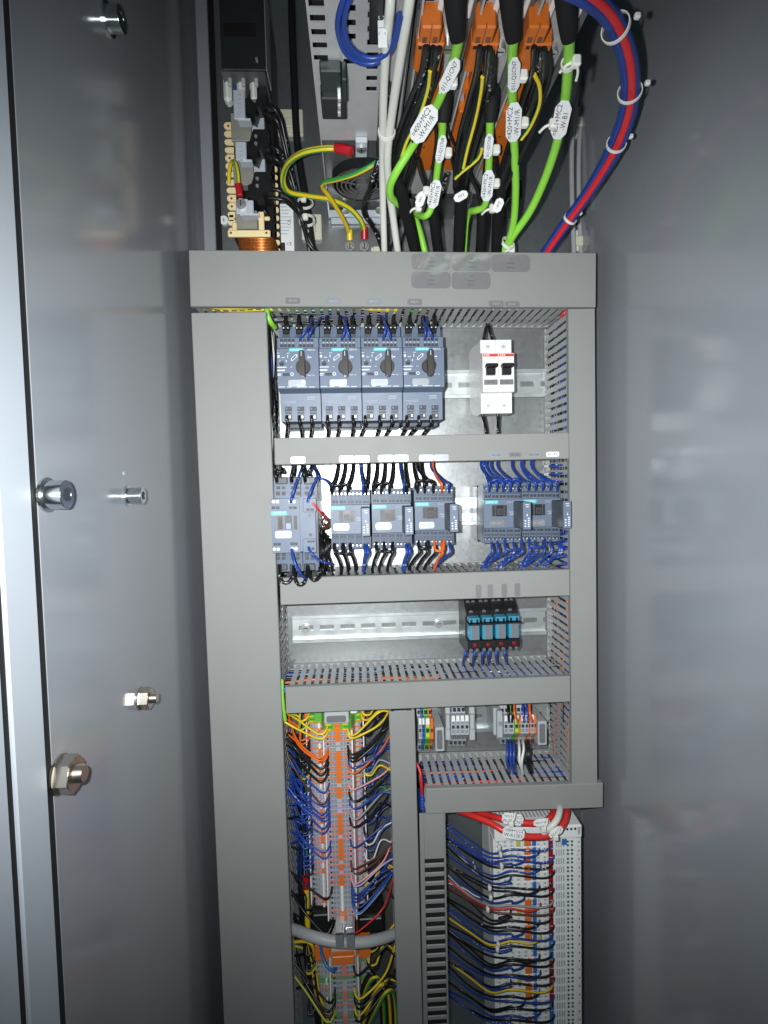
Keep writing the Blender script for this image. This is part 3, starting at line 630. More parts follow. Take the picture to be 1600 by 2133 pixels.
sticker(t, 573, 1106, 607.5, 1121, 95.2, 'label_film', '515-Q11', ts=.45)
mb = MB()
for px, py in ((570, 1045), (578, 1045), (605, 1045), (613, 1045), (572, 1144), (580, 1144), (609, 1143), (617, 1143)):
    c = P(px, py, 94); mb.cyl(c, c + Vector((0, -.0004, 0)), .0021, 'tb_grey', 12); mb.cyl(c, c + Vector((0, -.0005, 0)), .0012, 'steel', 10)
for px, py in ((566, 1055), (575, 1055), (602, 1055), (611, 1055), (570, 1131), (578, 1131), (605, 1130), (613, 1130)): mb.pb(px, py, px + 7, py + 5.5, 94.3, 1, 'terminal_dark')
mb.build('auxiliary_terminals', t)['kind'] = 'stuff'
mb = MB()
for y0 in (1036, 1120): mb.pb(631, y0 + 2, 659, y0 + 31, 96.6, 2, 'siemens_grey', .0005)
mb.pb(642, 1071, 648, 1077, 96.5, 1, 'black'); mb.pb(644, 1111, 650, 1117, 96.5, 1, 'black'); mb.pb(638, 1059, 645, 1064, 96.9, .6, 'terminal_dark'); mb.pb(647, 1059, 654, 1064, 96.9, .6, 'terminal_dark'); mb.pb(640, 1126, 656, 1130, 96.9, .6, 'terminal_dark'); mb.pb(640, 1140, 647, 1146, 96.9, .6, 'terminal_dark'); mb.pb(649, 1140, 655, 1146, 96.9, .6, 'terminal_dark'); mb.build('module_terminals', cm)
bl = 'large contactor at the left'
for i, l in enumerate(([(577, 1003, 80), (575, 994, 86), (573, 980, 80), (570, 962, 50)], [(608, 1003, 80), (607, 992, 86), (610, 978, 80), (612, 955, 50)], [(636, 1003, 80), (634, 990, 86), (631, 976, 80), (628, 955, 50)], [(645, 990, 70), (642, 984, 74), (648, 974, 66), (654, 955, 45)], [(574, 988, 70), (582, 982, 78), (590, 984, 66), (588, 976, 50)])):
    wire(l, 2.0, 'K', '%s black wire from the left entering the top of the %s' % (ORD[i], bl))
for i, l in enumerate(([(583, 1178, 82), (582, 1196, 95), (588, 1212, 100), (600, 1213, 100), (611, 1198, 95), (612, 1178, 82)], [(612, 1180, 82), (614, 1204, 95), (622, 1218, 100), (633, 1214, 100), (639, 1200, 90), (641, 1178, 82)], [(642, 1180, 82), (644, 1198, 95), (653, 1209, 100), (664, 1203, 96), (671, 1186, 80), (676, 1160, 50)])):
    wire(l, 2.1, 'K', '%s thick black cable loop from the left hanging below the %s' % (ORD[i], bl), name='cable_loop', cat='cable')
for i, l in enumerate(([(606, 1046, 95), (608, 1036, 101), (615, 1012, 100), (625, 985, 85), (634, 960, 60)], [(641, 1046, 97), (644, 1034, 102), (651, 1014, 100), (661, 993, 85), (652, 968, 50)], [(658, 995, 80), (672, 997, 84), (684, 1005, 75), (692, 1020, 66)], [(608, 1144, 95), (610, 1158, 103), (617, 1180, 106), (630, 1200, 100), (638, 1206, 92)], [(643, 1140, 97), (648, 1152, 103), (660, 1164, 100), (678, 1172, 90), (690, 1174, 80)])):
    wire(l, 1.6, 'B', ('blue wire rising from the middle of the ', 'blue wire rising from the module of the ', 'blue wire crossing from the right shoulder of the ', 'blue wire curving down across the front of the ', 'blue wire leaving the lower right of the ')[i] + bl)
wire([(651, 1047, 97), (662, 1060, 96), (676, 1076, 85), (684, 1082, 70)], 1.3, 'r', 'red wire slanting from the large contactor to the coiled brown leads')
for i in range(3):
    wire([(676, 1076, 70), (683, 1080, 74), (684, 1088, 70), (676 - i, 1094 + i, 66), (671 + i, 1088 - i * 3, 70), (678, 1080 - i, 72), (686, 1090 + 3 * i, 68), (672 + i, 1102, 60)], 1.0, 'n', '%s brown lead coiled beside the large left contactor' % ORD[i], group='coiled brown leads')
for i in range(6):
    a = 671 + i * 3.2
    wire([(a + rnd.uniform(-3, 5), 1098 + i * 6, 36), (a + rnd.uniform(-2, 6), 1125, 48 + i), (a + rnd.uniform(-6, 3), 1150, 55), (a + rnd.uniform(-7, 4), 1172, 48), (a + rnd.uniform(-6, 6), 1195, 45)], 1.4, 'k', '%s black wire from the left running down between large and small contactors' % ORD[i], group='black wires beside the large contactor')

# ferrules and wires poking from the right duct in the contactor row
for i, (py) in enumerate((971, 988, 1005)):
    mb = MB(); mb.tube([P(1140, py, 30), P(1150, py, 40), P(1162, py - 1, 52), P(1172, py - 3, 62)], .0011, 'w_bluep'); mb.cyl(P(1149, py, 39), P(1161, py - 1, 51), .0026, 'w_bluep', 8); mb.cyl(P(1136, py, 28), P(1142, py, 33), .0022, 'nylon', 8)
    tag(mb.build('wire_end'), '%s blue wire end from the top poking out of the right duct' % ORD[i], 'wire', 'blue wire ends at the right duct')
for i in range(6):
    py = 1112 + i * 16
    wire([(1150, py + 6, 18), (1160, py + 3, 40), (1172, py, 62), (1180, py - 1, 74)], 1.9, 'B', '%s blue wire from the top entering the lower right duct slots beside the contactors' % ORD[i], group='blue wires entering the right duct')

# ---------------------------------------------------------------- plug-in relays
def relay(label):
    t = thing('relay', label, 'relay', P(985, 1303, 8), 'blue plug-in relays')
    a, b = P(975.5, 1310, 70).x, P(975.5, 1310, 70).x + .0152
    zf = lambda py, d: P(985, py, d).z
    prof = [(-.010, zf(1256, 30)), (-.030, zf(1249, 40)), (-.044, zf(1250, 46)), (-.050, zf(1262, 50)), (-.056, zf(1272, 56)), (-.060, zf(1284, 60)), (-.052, zf(1286, 56)), (-.052, zf(1331, 60)), (-.066, zf(1336, 66)), (-.066, zf(1351, 66)), (-.056, zf(1360, 60)), (-.012, zf(1352, 40))]
    mb = MB(); mb.prism(prof, lambda u, v, q: (q, u, v), a, b, 'black'); mb.build('socket', t)
    mb = MB(); mb.box(a + .0016, b - .0014, -.068, -.05, zf(1334, 68), zf(1302, 68), 'relay_blue', .0008); rb = mb.build('relay_body', t)
    mb = MB(); mb.box(a + .0050, b - .0030, -.0684, -.0678, zf(1333, 68), zf(1303.5, 68), 'label_film_dull'); mb.build('label_plate', rb)
    mb = MB(); mb.prism([(-.056, zf(1281, 58)), (-.068, zf(1288, 68)), (-.068, zf(1297, 68)), (-.056, zf(1297, 68))], lambda u, v, q: (q, u, v), a + .0016, b - .0014, 'relay_blue')
    mb.box(a + .003, a + .0055, -.0683, -.0675, zf(1297, 68), zf(1291, 68), 'black'); mb.box(b - .0052, b - .0028, -.0683, -.0675, zf(1297, 68), zf(1291, 68), 'black'); mb.build('retaining_clip', t)
    mb = MB(); mb.box(a - .0002, b + .0002, -.073, -.052, zf(1302, 70), zf(1299.5, 70), 'black'); mb.build('lever', t)
    c = Vector(((a + b) / 2 + .0005, -.066, zf(1344, 66))); mb = MB(); mb.cyl(c, c + Vector((0, -.0006, 0)), .0021, 'led_red', 12); mb.build('indicator', t)
    mb = MB()
    for dx, py, d in ((.0045, 1253, 46), (.0108, 1253, 46), (.006, 1274, 57), (.004, 1354, 64), (.0112, 1354, 64)):
        c = Vector((a + dx, -d * .001, zf(py, d))); mb.cyl(c, c + Vector((0, -.0012, -.0008)), .0022, 'steel', 10); mb.box(c.x - .0015, c.x + .0015, c.y - .0016, c.y - .0011, c.z - .0011, c.z - .0006, 'void')
    mb.build('screws', t)
    return t
rn = ['leftmost', 'second from left', 'third from left', 'rightmost']
r0 = relay('blue plug-in relay in black socket, leftmost of four'); RL = [r0]
for k in range(1, 4): RL.append(dup(r0, delta=Vector((.0154 * k, 0, .0003 * k)), label='blue plug-in relay in black socket, %s of four' % rn[k]))
for i, a in enumerate((970, 989, 1006, 1018, 1034, 1052)):
    wire([(a, 1357 - i * .5, 62), (a - 1, 1364, 64), (a - 4 + i, 1373, 50), (a - 5 + 2 * i, 1384, 35), (a - 5 + 3 * i, 1400, 30)], 1.6, 'B', '%s blue wire from the left dropping from the relays into the duct' % ORD[i], name='relay_wire', group='blue wires under the relays')

# ================================================================ TALL TERMINAL COLUMN
TA, TB, TC_, TD_, TE = P(640, 1560, 48).x, P(675.5, 1560, 72).x, P(704.5, 1560, 73).x, P(733, 1560, 72).x, P(758, 1560, 48).x
tz = lambda py: P(704 + (py - 1560) * .03, py, 72).z
PIT = .0061
def terr(u0, u1, grow=0.0):
    g = grow
    return [(TA - g, -.012), (TA - g, -.044 - g), (TA + .003, -.048 - g), (TB - .004 - g, -.050 - g), (TB - g, -.069 - g), (TB + .003, -.072 - g), (TD_ - .003, -.072 - g), (TD_ + g, -.069 - g), (TD_ + .004 + g, -.050 - g), (TE - .002, -.048 - g), (TE + g, -.044 - g), (TE + g, -.012)]
TBM = {}
def tb_mesh(key, fn):
    if key not in TBM:
        mb = MB(); fn(mb); me = bpy.data.meshes.new(key.split('|')[0]); me.from_pydata(mb.v, [], mb.f)
        for m_ in mb.mats: me.materials.append(MAT[m_])
        me.polygons.foreach_set('material_index', mb.m); TBM[key] = me
    return TBM[key]
def tb_child(name, key, fn, parent):
    o = bpy.data.objects.new(name, tb_mesh(key, fn)); C.objects.link(o); o.parent = parent
    o.location = (-parent.location.x, -parent.location.y, 0); return o
def tb_body(col):
    def f(mb): mb.prism(terr(0, 0), lambda u, v, a: (u, v, a), -.0026, .0024, col)
    return f
def tb_plate(col):
    def f(mb): mb.prism(terr(0, 0, .0006), lambda u, v, a: (u, v, a), .0020, .0034, col)
    return f
def tb_sock(mb):
    for xx, d in ((TB + .0075, 72.4), (TB + .0115, 72.4), (TD_ - .0075, 72.4), (TD_ - .0115, 72.4), (TA + .006, 49), (TA + .0105, 49), (TA + .015, 49.6), (TE - .005, 49), (TE - .009, 49.4)):
        mb.box(xx - .0016, xx + .0016, -d * .001, -d * .001 + .001, -.0019, .0014, 'tb_blue_grey')
    for xx, d in ((TB + .0042, 72.3), (TD_ - .0042, 72.3), (TA + .003, 48.6), (TE - .002, 48.6)):
        mb.box(xx - .0011, xx + .0011, -d * .001, -d * .001 + .001, -.0013, .0011, 'terminal_dark')
def tb_jump(col, w_):
    def f(mb): mb.box(TC_ - w_, TC_ + w_, -.0745, -.0715, -.0028, .0032, col)
    return f
def tb_sidej(mb): mb.box(TB - .0085, TB - .0052, -.0525, -.0490, -.0028, .0032, 'tb_orange')
def tb_sidem(mb): mb.box(TB - .0080, TB - .0058, -.0522, -.0490, -.0028, .0032, 'paper')
def tb_mark(mb):
    for xx in (TA - .0002, TB - .0006, TD_ + .0006, TE): mb.box(xx - .0007, xx + .0007, -.0505 if abs(xx) > 1 else (-.0735 if xx in (TB - .0006, TD_ + .0006) else -.0500), -.045, -.0025, .0030, 'paper')
yy = 1527.0; i = 0; z0 = tz(1527); zi = z0
def py_of(zv): return PROJ((TC_, -.072, zv))[1]
while True:
    zi = z0 - i * PIT; py = py_of(zi)
    if py > 2150: break
    if 1921 < py < 2001: i += 1; continue
    lower = py > 1990
    if lower and 'ZLOW' not in globals(): ZLOW = zi + .0034
    sep = 'tb_orange' if py < 1665 and i not in (3, 10) else ('tb_pink' if (1690 < py < 1850 and i % 5 != 2) or 1895 < py < 1920 else None)
    col = 'tb_lilac' if 1660 < py < 1845 and i % 3 != 1 else 'tb_grey'
    if lower: col = 'tb_grey' if i % 4 else 'tb_green'; sep = 'tb_pink' if i % 6 == 0 and py > 2020 else None
    jump = 'tb_orange' if (1525 < py < 1545 or 1568 < py < 1632 or 1645 < py < 1662 or 1698 < py < 1738 or 1743 < py < 1792 or 1798 < py < 1815 or 1824 < py < 1842 or 1898 < py < 1918) else ('paper' if 1842 < py < 1896 else None)
    if lower and i % 5 in (1, 2): jump = 'tb_pink'
    nmn = {'tb_lilac': 'lilac grey', 'tb_grey': 'grey', 'tb_green': 'green'}[col]
    t = thing('terminal_block', '%s stepped terminal block, %s from the top of the tall column' % (nmn, ordn(i)), 'terminal block', Vector((TC_, 0, zi)), 'terminal blocks of the tall column')
    tb_child('body', 'body|' + col, tb_body(col), t)
    if sep: tb_child('partition_plate', 'partition_plate|' + sep, tb_plate(sep), t)
    s_ = tb_child('sockets', 'sockets', tb_sock, t); s_['kind'] = 'stuff'
    if jump == 'tb_orange' and i % 4: tb_child('side_jumper', 'side_jumper', tb_sidej, t)
    elif jump == 'paper' or i % 4 == 0: tb_child('side_marker', 'side_marker', tb_sidem, t)
    if jump: tb_child('jumper_bar', 'jumper_bar|' + jump, tb_jump(jump, .0027 if jump != 'paper' else .0012), t)
    m_ = tb_child('marker_strip', 'marker_strip', tb_mark, t); m_['kind'] = 'stuff'
    i += 1
# green earth terminals and end bracket at the head of the column
for k in range(2):
    zz_ = z0 + (k + 1) * .0062
    t = thing('earth_terminal', 'green and yellow earth terminal, %s at the head of the tall column' % ('lower', 'upper')[k], 'terminal block', Vector((TC_, 0, zz_)))
    mb = MB(); mb.prism(terr(0, 0), lambda u, v, a: (u, v, zz_ + a), -.0030, .0030, 'tb_green'); mb.build('body', t)
    mb = MB(); mb.box(TC_ - .004, TC_ + .003, -.0745, -.0715, zz_ - .003, zz_ + .0028, 'tb_orange'); mb.build('jumper_bar', t)
    for q, (xx, d) in enumerate(((TA + .006, 50), (TB + .006, 74), (TD_ - .006, 74), (TE - .006, 50))):
        mb = MB(); mb.box(xx - .004, xx + .002, -(d - .5) * .001, -.046 if d < 60 else -.070, zz_ - .0024, zz_ - .0010, 'tb_yellow'); mb.box(xx - .002, xx + .004, -(d - .3) * .001, -.046 if d < 60 else -.070, zz_ + .0004, zz_ + .0020, 'w_green'); mb.build('contact', t)
t = thing('end_bracket', 'grey end bracket with silver label above the tall terminal column', 'bracket', P(703, 1496, 0))
mb = MB(); mb.pb(675, 1484, 727, 1508, 78, 20, 'tb_grey', .001); mb.pb(681, 1474, 722, 1486, 72, 16, 'tb_grey', .001); mb.build('body', t)
sticker(t, 680, 1491, 721, 1505, 78.6, 'label_film_dull')
mb = MB(); mb.pb(729, 1481, 745, 1488, 60, 10, 'paper', .002); mb.build('white_cap', t)
for k, (x0, x1, y0, y1) in enumerate(((634, 676, 1478, 1499), (727, 760, 1476, 1499))):
    mb = MB(); mb.pb(x0, y0, x1, y1, 48, 34, 'tb_orange', .0006); mb.pb(x0, y0 - 2, x1, y0, 46, 30, 'tb_beige'); tag(mb.build('end_plate'), 'orange end plate %s of the silver labelled end bracket' % ('left', 'right')[k], 'end plate')
# shield clamp and grey cable crossing the column
mb = MB(); mb.tube([P(606, 1934, 62), P(625, 1941, 72), P(655, 1952, 84), P(690, 1960, 88), P(720, 1963, 88), P(760, 1962, 84), P(795, 1955, 74), P(826, 1944, 60)], .0061, 'cable_grey', 14)
tag(mb.build('shielded_cable'), 'thick grey cable crossing the terminal column under a metal clamp', 'cable')
t = thing('shield_clamp', 'shiny metal shield clamp holding the grey cable on the terminal column', 'clamp', P(719, 1960, 60))
mb = MB()
for x0 in (699, 722): mb.pb(x0, 1944, x0 + 17, 1972, 99, 1.2, 'steel', .0003); mb.pb(x0, 1944, x0 + 17, 1947, 99, 24, 'steel'); mb.pb(x0 + 1, 1970, x0 + 17, 1974, 96, 22, 'steel')
mb.build('clamp_strap', t)
mb = MB(); mb.pb(699, 1934, 736, 1939, 92, 8, 'steel', .001); mb.pb(703, 1926, 731, 1946, 86, 20, 'nut_steel', .001); mb.build('pressure_plate', t)
c = P(717, 1929, 90); mb = MB(); mb.cyl(c + Vector((0, 0, -.01)), c + Vector((0, 0, .004)), .0027, 'steel', 14); mb.build('clamp_screw', t)
for k, (x0, y0, x1, y1, d, nm) in enumerate(((656, 1968, 688, 2002, 60, 'left of'), (692, 1993, 738, 2010, 80, 'below'), (744, 1968, 772, 1996, 58, 'right of'))):
    mb = MB(); mb.pb(x0, y0, x1, y1, d, d - 14, 'tb_orange', .0008); tag(mb.build('end_plate'), 'orange end plate %s the shiny shield clamp' % nm, 'end plate')
zl = ZLOW - .0026; mb = MB(); mb.prism(terr(0, 0, .0004), lambda u, v, a: (u, v, zl + a), .0036, .0062, 'tb_orange'); tag(mb.build('end_plate'), 'broad stepped orange end plate under the shield clamp', 'end plate')
mb = MB(); mb.pb(690, 1974, 742, 1994, 72, 56, 'tb_beige', .001); tag(mb.build('end_bracket'), 'beige end bracket right under the shiny shield clamp', 'bracket')

for k, (x0, y0, x1, y1, d, nm) in enumerate(((648, 1898, 690, 1946, 58, 'left'), (744, 1906, 800, 1944, 52, 'right'))):
    mb = MB(); mb.pb(x0, y0, x1, y1, d, d - 16, 'black_matte', .002); mb.pb(x0 + 4, y0 + 8, x1 - 4, y0 + 20, d + 5, 6, 'black', .001); tag(mb.build('cable_plug'), 'black cable plug above the grey cable, %s of the shield clamp' % nm, 'plug')
# wires of the column
def tcw(side, py, c, lev, rise, i, r=1.35, droop=7):
    zc = tz(py); nm = '%s wire on the %s of the tall terminal column, %s down' % (WN[c], side, ordn(i)); e = lambda v: v * .001
    j = lambda a: rnd.uniform(-a, a)
    if side == 'left':
        xs = TB + .0042 if lev else TA + .003; d = 72 if lev else 48
        q = [Vector((LX1 - .001, -e(rnd.uniform(25, 62)), zc + e(rise + j(5)))), Vector((LX1 + e(14), -e(d * .9 + j(6)), zc + e(rise * .45 + j(3)))), Vector((xs - e(10), -e(d + 9 + j(4)), zc - e(droop * .8))), Vector((xs - e(2.5), -e(d + 8), zc - e(droop * .5))), Vector((xs, -e(d + 3), zc)), Vector((xs + e(.5), -e(d - 3), zc + e(1)))]
    else:
        xs = TD_ - .0042 if lev else TE - .002; d = 72 if lev else 48
        q = [Vector((xs - e(.5), -e(d - 3), zc + e(1))), Vector((xs, -e(d + 3), zc)), Vector((xs + e(2.5), -e(d + 8), zc - e(droop * .5))), Vector((xs + e(10), -e(d + 6 + j(4)), zc - e(droop * .7))), Vector((CXa - e(12), -e(d * .85 + j(6)), zc + e(rise * .5 + j(3)))), Vector((CXa + .002, -e(rnd.uniform(30, 70)), zc + e(rise + j(4))))]
    mb = MB(); mb.tube(q, e(r), YG if c == 'Y' else WC[c], n=8 if c == 'Y' else 6); tag(mb.build('terminal_wire'), nm, 'wire', 'wires on the %s of the terminal column' % side)
L_ = [(1503, 'y', 0, 6), (1512, 'y', 1, 10), (1518, 'Y', 0, 16), (1522, 'y', 1, 4), (1543, 'o', 0, 20), (1552, 'o', 0, 22), (1558, 'o', 1, 24), (1563, 'o', 1, 22), (1568, 'o', 1, 20), (1560, 'k', 0, 14), (1567, 'k', 0, 12), (1576, 'k', 1, 22), (1574, 'k', 0, 8), (1582, 'k', 0, 18), (1588, 'k', 1, 24), (1592, 'k', 0, 20), (1598, 'k', 0, 22), (1602, 'k', 1, 10), (1608, 'k', 0, 28),
      (1616, 'k', 0, 30), (1624, 'Y', 0, 16), (1632, 'B', 1, 24), (1640, 'b', 0, 14), (1652, 'n', 1, 30), (1655, 'B', 0, 12), (1662, 'B', 1, 16), (1667, 'B', 0, 14), (1672, 'B', 1, 18), (1678, 'b', 0, 12), (1682, 'B', 1, 18), (1688, 'B', 0, 14), (1692, 'B', 1, 18), (1698, 'B', 0, 16), (1702, 'B', 1, 20), (1708, 'B', 0, 14), (1712, 'b', 1, 20), (1718, 'B', 0, 20), (1735, 'k', 0, 10), (1746, 'b', 0, 14), (1752, 'B', 1, 18),
      (1758, 'B', 0, 20), (1766, 'B', 1, 18), (1772, 'b', 0, 22), (1790, 'B', 0, 22), (1802, 'B', 0, 26), (1810, 'b', 0, 26), (1818, 'b', 0, 22), (1830, 'k', 0, 18), (1848, 'k', 1, 14), (1900, 'k', 0, 14), (1912, 'k', 0, 22), (1915, 'k', 1, 26), (1994, 'k', 0, 22), (2014, 'k', 0, 26), (2026, 'k', 0, 24), (2036, 'Y', 0, 20), (2050, 'k', 0, 26), (2062, 'k', 1, 30), (2072, 'k', 1, 32), (2085, 'k', 1, 30), (2100, 'Y', 1, 26), (2118, 'k', 0, 20)]
for i, (py, c, lev, rise) in enumerate(L_): tcw('left', py, c, lev, rise, i, r=1.35 if c in 'kyY' else 1.05, droop=9 if c == 'k' else 6)
R_ = [(1495, 'y', 0, 12), (1508, 'y', 0, 6), (1518, 'y', 1, 18), (1525, 'y', 1, 12), (1532, 'k', 0, 6), (1540, 'k', 0, 16), (1556, 'k', 1, 22), (1564, 'k', 1, 24), (1572, 'k', 1, 26), (1580, 'b', 0, 10), (1586, 'B', 1, 12), (1596, 'o', 1, 20), (1602, 'B', 0, 20), (1610, 'B', 0, 22), (1622, 'e', 0, 2), (1624, 'y', 0, -4), (1632, 'p', 1, 4), (1652, 'k', 1, 8), (1650, 'B', 0, 6), (1662, 'n', 0, 4), (1668, 'B', 1, 4), (1676, 'b', 0, 8), (1680, 'l', 0, -2), (1684, 'g', 0, 8), (1690, 'e', 1, 12), (1706, 'k', 1, 10), (1712, 'k', 0, 12),
      (1730, 'B', 0, 14), (1750, 'b', 1, 22), (1756, 'k', 0, 18), (1762, 'B', 0, 16), (1774, 'w', 0, 8), (1784, 'b', 0, 14), (1796, 'n', 1, 4), (1802, 'n', 1, 2), (1808, 'w', 0, 12), (1826, 'p', 1, 20), (1828, 'i', 1, 14), (1834, 'n', 0, 14), (1842, 'B', 1, 14), (1849, 'B', 1, 16), (1856, 'b', 1, 16), (1863, 'B', 1, 16), (1870, 'b', 1, 14), (1858, 'y', 0, 12), (1870, 'y', 0, 14), (1880, 'l', 1, 12), (1884, 'i', 1, 16), (1906, 'k', 0, 6), (1926, 'r', 1, 26),
      (1996, 'k', 0, 8), (2004, 'y', 0, 10), (2014, 'k', 1, 16), (2030, 'y', 0, 16), (2042, 'k', 0, 14), (2060, 'y', 1, 14), (2070, 'k', 1, 12), (2082, 'k', 1, 14), (2098, 'y', 1, 22), (2110, 'k', 1, 18), (2125, 'k', 0, 10)]
for i, (py, c, lev, rise) in enumerate(R_): tcw('right', py, c, lev, rise, i, r=1.25 if c in 'ky' else 1.0)
# loose runs in the gutters either side of the column
wire([(633, 1835, 30), (638, 1850, 34), (640, 1900, 34), (642, 1960, 34), (644, 1975, 30)], 3.6, 'w_yellow', 'stout yellow lead standing upright left of the terminal column', cat='wire')
mb = MB(); mb.cyl(P(637, 1824, 34), P(638, 1850, 34), .0042, 'lug_red', 12); tag(mb.build('cable_lug'), 'red sleeve on top of the upright yellow lead', 'cable lug')
for i in range(9):
    a = 612 + i * 3.1; y0 = 1560 + (i * 37) % 70
    wire([(a - 6, y0, 40), (a + 4, y0 + 60, 28 + i), (a + 10 + (i % 3) * 2, y0 + 140, 24 + i), (a + 8, y0 + 240, 20 + i), (a + 14, y0 + 340, 18)], 1.5, 'bkbkkbgkb'[i], '%s loose wire running down the gutter left of the terminal column' % ORD[i], group='loose wires left of the terminal column')
for i in range(8):
    a = 618 + i * 3.4
    wire([(604, 1900 + i * 9, 45), (a + 4, 1915 + i * 7, 60), (a + 14, 1960 + i * 6, 50), (a + 22, 2030 + i * 5, 56), (a + 40, 2120, 50 + i), (a + 44, 2170, 50)], 1.9, 'kkkkykky'[i], '%s dark wire from the top in the tangle at the bottom left' % ORD[i], group='tangled wires at the bottom left')
for i in range(6):
    a = 826 - i * 6
    wire([(a - 60, 2140, 50), (a - 40, 2100 - i * 9, 60), (a - 22, 2068 - i * 8, 66), (a - 8, 2066 - i * 4, 58), (a - 2, 2100, 46), (a, 2160, 40)], 2.2, 'YkykYk'[i], '%s looped wire from the right at the bottom beside the centre duct' % ORD[i], group='looped wires at the bottom')
wire([(668, 1972, 62), (671, 1990, 72), (680, 2012, 80), (692, 2022, 82), (700, 2018, 74)], 1.8, 'l', 'light blue wire curving below the grey crossing cable')
wire([(805, 1640, 34), (780, 1608, 46), (768, 1598, 44), (765, 1620, 40), (771, 1640, 40)], .6, 'g', 'thin green looped strand right of the terminal column')

# ================================================================ VENTED STRIP right of the centre duct
t = thing('vented_strip', 'upright grey strip with a row of dark slots beside the centre duct', 'vented strip', P(902, 1900, 0))
va, vb, vc, vd = P(875.5, 1800, 82).x, P(885, 1800, 82).x, P(925.5, 1800, 82).x, P(929.5, 1800, 82).x
mb = MB(); mb.box(va, vb, -.082, -.080, -.74, P(900, 1694, 82).z, 'duct_pvc', .0004); mb.box(vc, vd, -.082, -.080, -.74, P(900, 1694, 82).z, 'duct_pvc', .0004); mb.box(vb, vc, -.082, -.080, P(900, 1789, 82).z, P(900, 1694, 82).z, 'duct_pvc'); mb.build('strip_frame', t)
zq = P(905, 1789, 82).z; k = 0
while zq > -.73:
    mb = MB(); mb.box(vb - .0002, vc + .0002, -.0819, -.0801, zq - .01085, zq - .0056, 'duct_pvc', .0008); mb.build('bar', t); zq -= .01085
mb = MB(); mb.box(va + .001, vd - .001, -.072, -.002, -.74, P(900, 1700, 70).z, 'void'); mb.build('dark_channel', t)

# ================================================================ SMALL TERMINALS lower right
def small_tb(x0, x1, y0, y1, d, cols, label, name='terminal_block', marks=True):
    t = thing(name, label, 'terminal block', P((x0 + x1) / 2, (y0 + y1) / 2, 8)); zf = lambda py, dd: P((x0 + x1) / 2, py, dd).z
    a, b = P(x0, (y0 + y1) / 2, d).x, P(x1, (y0 + y1) / 2, d).x; h = y1 - y0
    prof = [(-.012, zf(y0 + h * .1, 30)), (-.034, zf(y0, 40)), (-.04, zf(y0 + h * .18, 42)), (-d * .001, zf(y0 + h * .34, d)), (-d * .001, zf(y0 + h * .70, d)), (-.044, zf(y0 + h * .82, 46)), (-.038, zf(y1, 42)), (-.012, zf(y0 + h * .92, 30))]
    mb = MB(); mb.prism(prof, lambda u, v, q: (q, u, v), a, b, cols[0]); mb.build('body', t)
    mb = MB(); w_ = (b - a)
    for f0, f1, dd, m_ in ((.06, .13, 41.2, 'terminal_dark'), (.36, .44, d + .4, cols[1]), (.47, .55, d + .4, 'terminal_dark'), (.58, .66, d + .4, cols[1]), (.86, .94, 43.5, 'terminal_dark')):
        mb.box(a + w_ * .18, b - w_ * .18, -dd * .001, -(dd - 3) * .001, zf(y0 + h * f1, dd), zf(y0 + h * f0, dd), m_)
    mb.build('clamp_openings', t)
    if marks:
        mb = MB(); mb.box(a + w_ * .1, b - w_ * .1, -(d + 1.2) * .001, -(d - 1) * .001, zf(y0 + h * .36, d), zf(y0 + h * .22, d), cols[2]); mb.build('marker', t)
    return t
for k, (x0, x1, cols, nm) in enumerate(((872, 879, ('tb_grey', 'tb_blue_grey', 'paper'), 'grey'), (879.5, 885, ('w_lblue', 'w_blue', 'paper'), 'blue'), (886, 896, ('tb_green', 'tb_yellow', 'paper'), 'green and yellow'), (896.5, 903, ('tb_orange', 'tb_orange', 'tb_orange'), 'orange'))):
    small_tb(x0, x1, 1476, 1566, 56, cols, '%s terminal beside the centre duct, left group on the lower right rail' % nm)
for k in range(4):
    small_tb(940 + k * 9.4, 948.8 + k * 9.4, 1472 - k * .4, 1556, 62, ('tb_grey', 'tb_blue_grey', 'paper'), 'grey terminal with white marker, %s of four in the middle group' % ORD[k])
for k, (x0, x1, nm) in enumerate(((928, 939, 'left'), (978, 990, 'right'))):
    mb = MB(); mb.pb(x0, 1474, x1, 1543, 52, 40, 'tb_grey', .001); mb.pb(x0 + 1, 1490, x1 - 1, 1520, 58, 10, 'tb_grey', .001); tag(mb.build('end_bracket'), 'grey end bracket %s of the four white marked terminals' % nm, 'bracket')
mb = MB(); mb.pb(1028, 1476, 1038, 1532, 48, 36, 'tb_grey', .001); mb.pb(1036, 1482, 1048, 1538, 55, 40, 'tb_grey', .001); mb.pb(1039, 1504, 1046, 1512, 56, 3, 'tb_blue_grey'); tag(mb.build('end_bracket'), 'grey end bracket left of the right hand terminal group', 'bracket')
for k, (x0, x1, cols, nm) in enumerate(((1050, 1058.5, ('tb_grey', 'tb_blue_grey', 'paper'), 'grey'), (1059, 1071, ('tb_grey', 'tb_blue_grey', 'paper'), 'grey'), (1072, 1081, ('tb_green', 'tb_yellow', 'paper'), 'green'), (1081.3, 1084.5, ('tb_orange', 'tb_orange', 'tb_orange'), 'orange'), (1085, 1093.5, ('tb_grey', 'tb_blue_grey', 'paper'), 'grey'), (1094, 1101, ('tb_grey', 'tb_blue_grey', 'paper'), 'grey'), (1101.4, 1105, ('tb_orange', 'tb_orange', 'tb_orange'), 'orange'), (1105.4, 1113, ('tb_grey', 'tb_blue_grey', 'paper'), 'grey'), (1113.3, 1117.5, ('tb_orange', 'tb_orange', 'tb_orange'), 'orange'))):
    small_tb(x0, x1, 1473 - k * .4, 1552, 57, cols, '%s terminal, %s from the left in the right hand group' % (nm, ORD[k]))
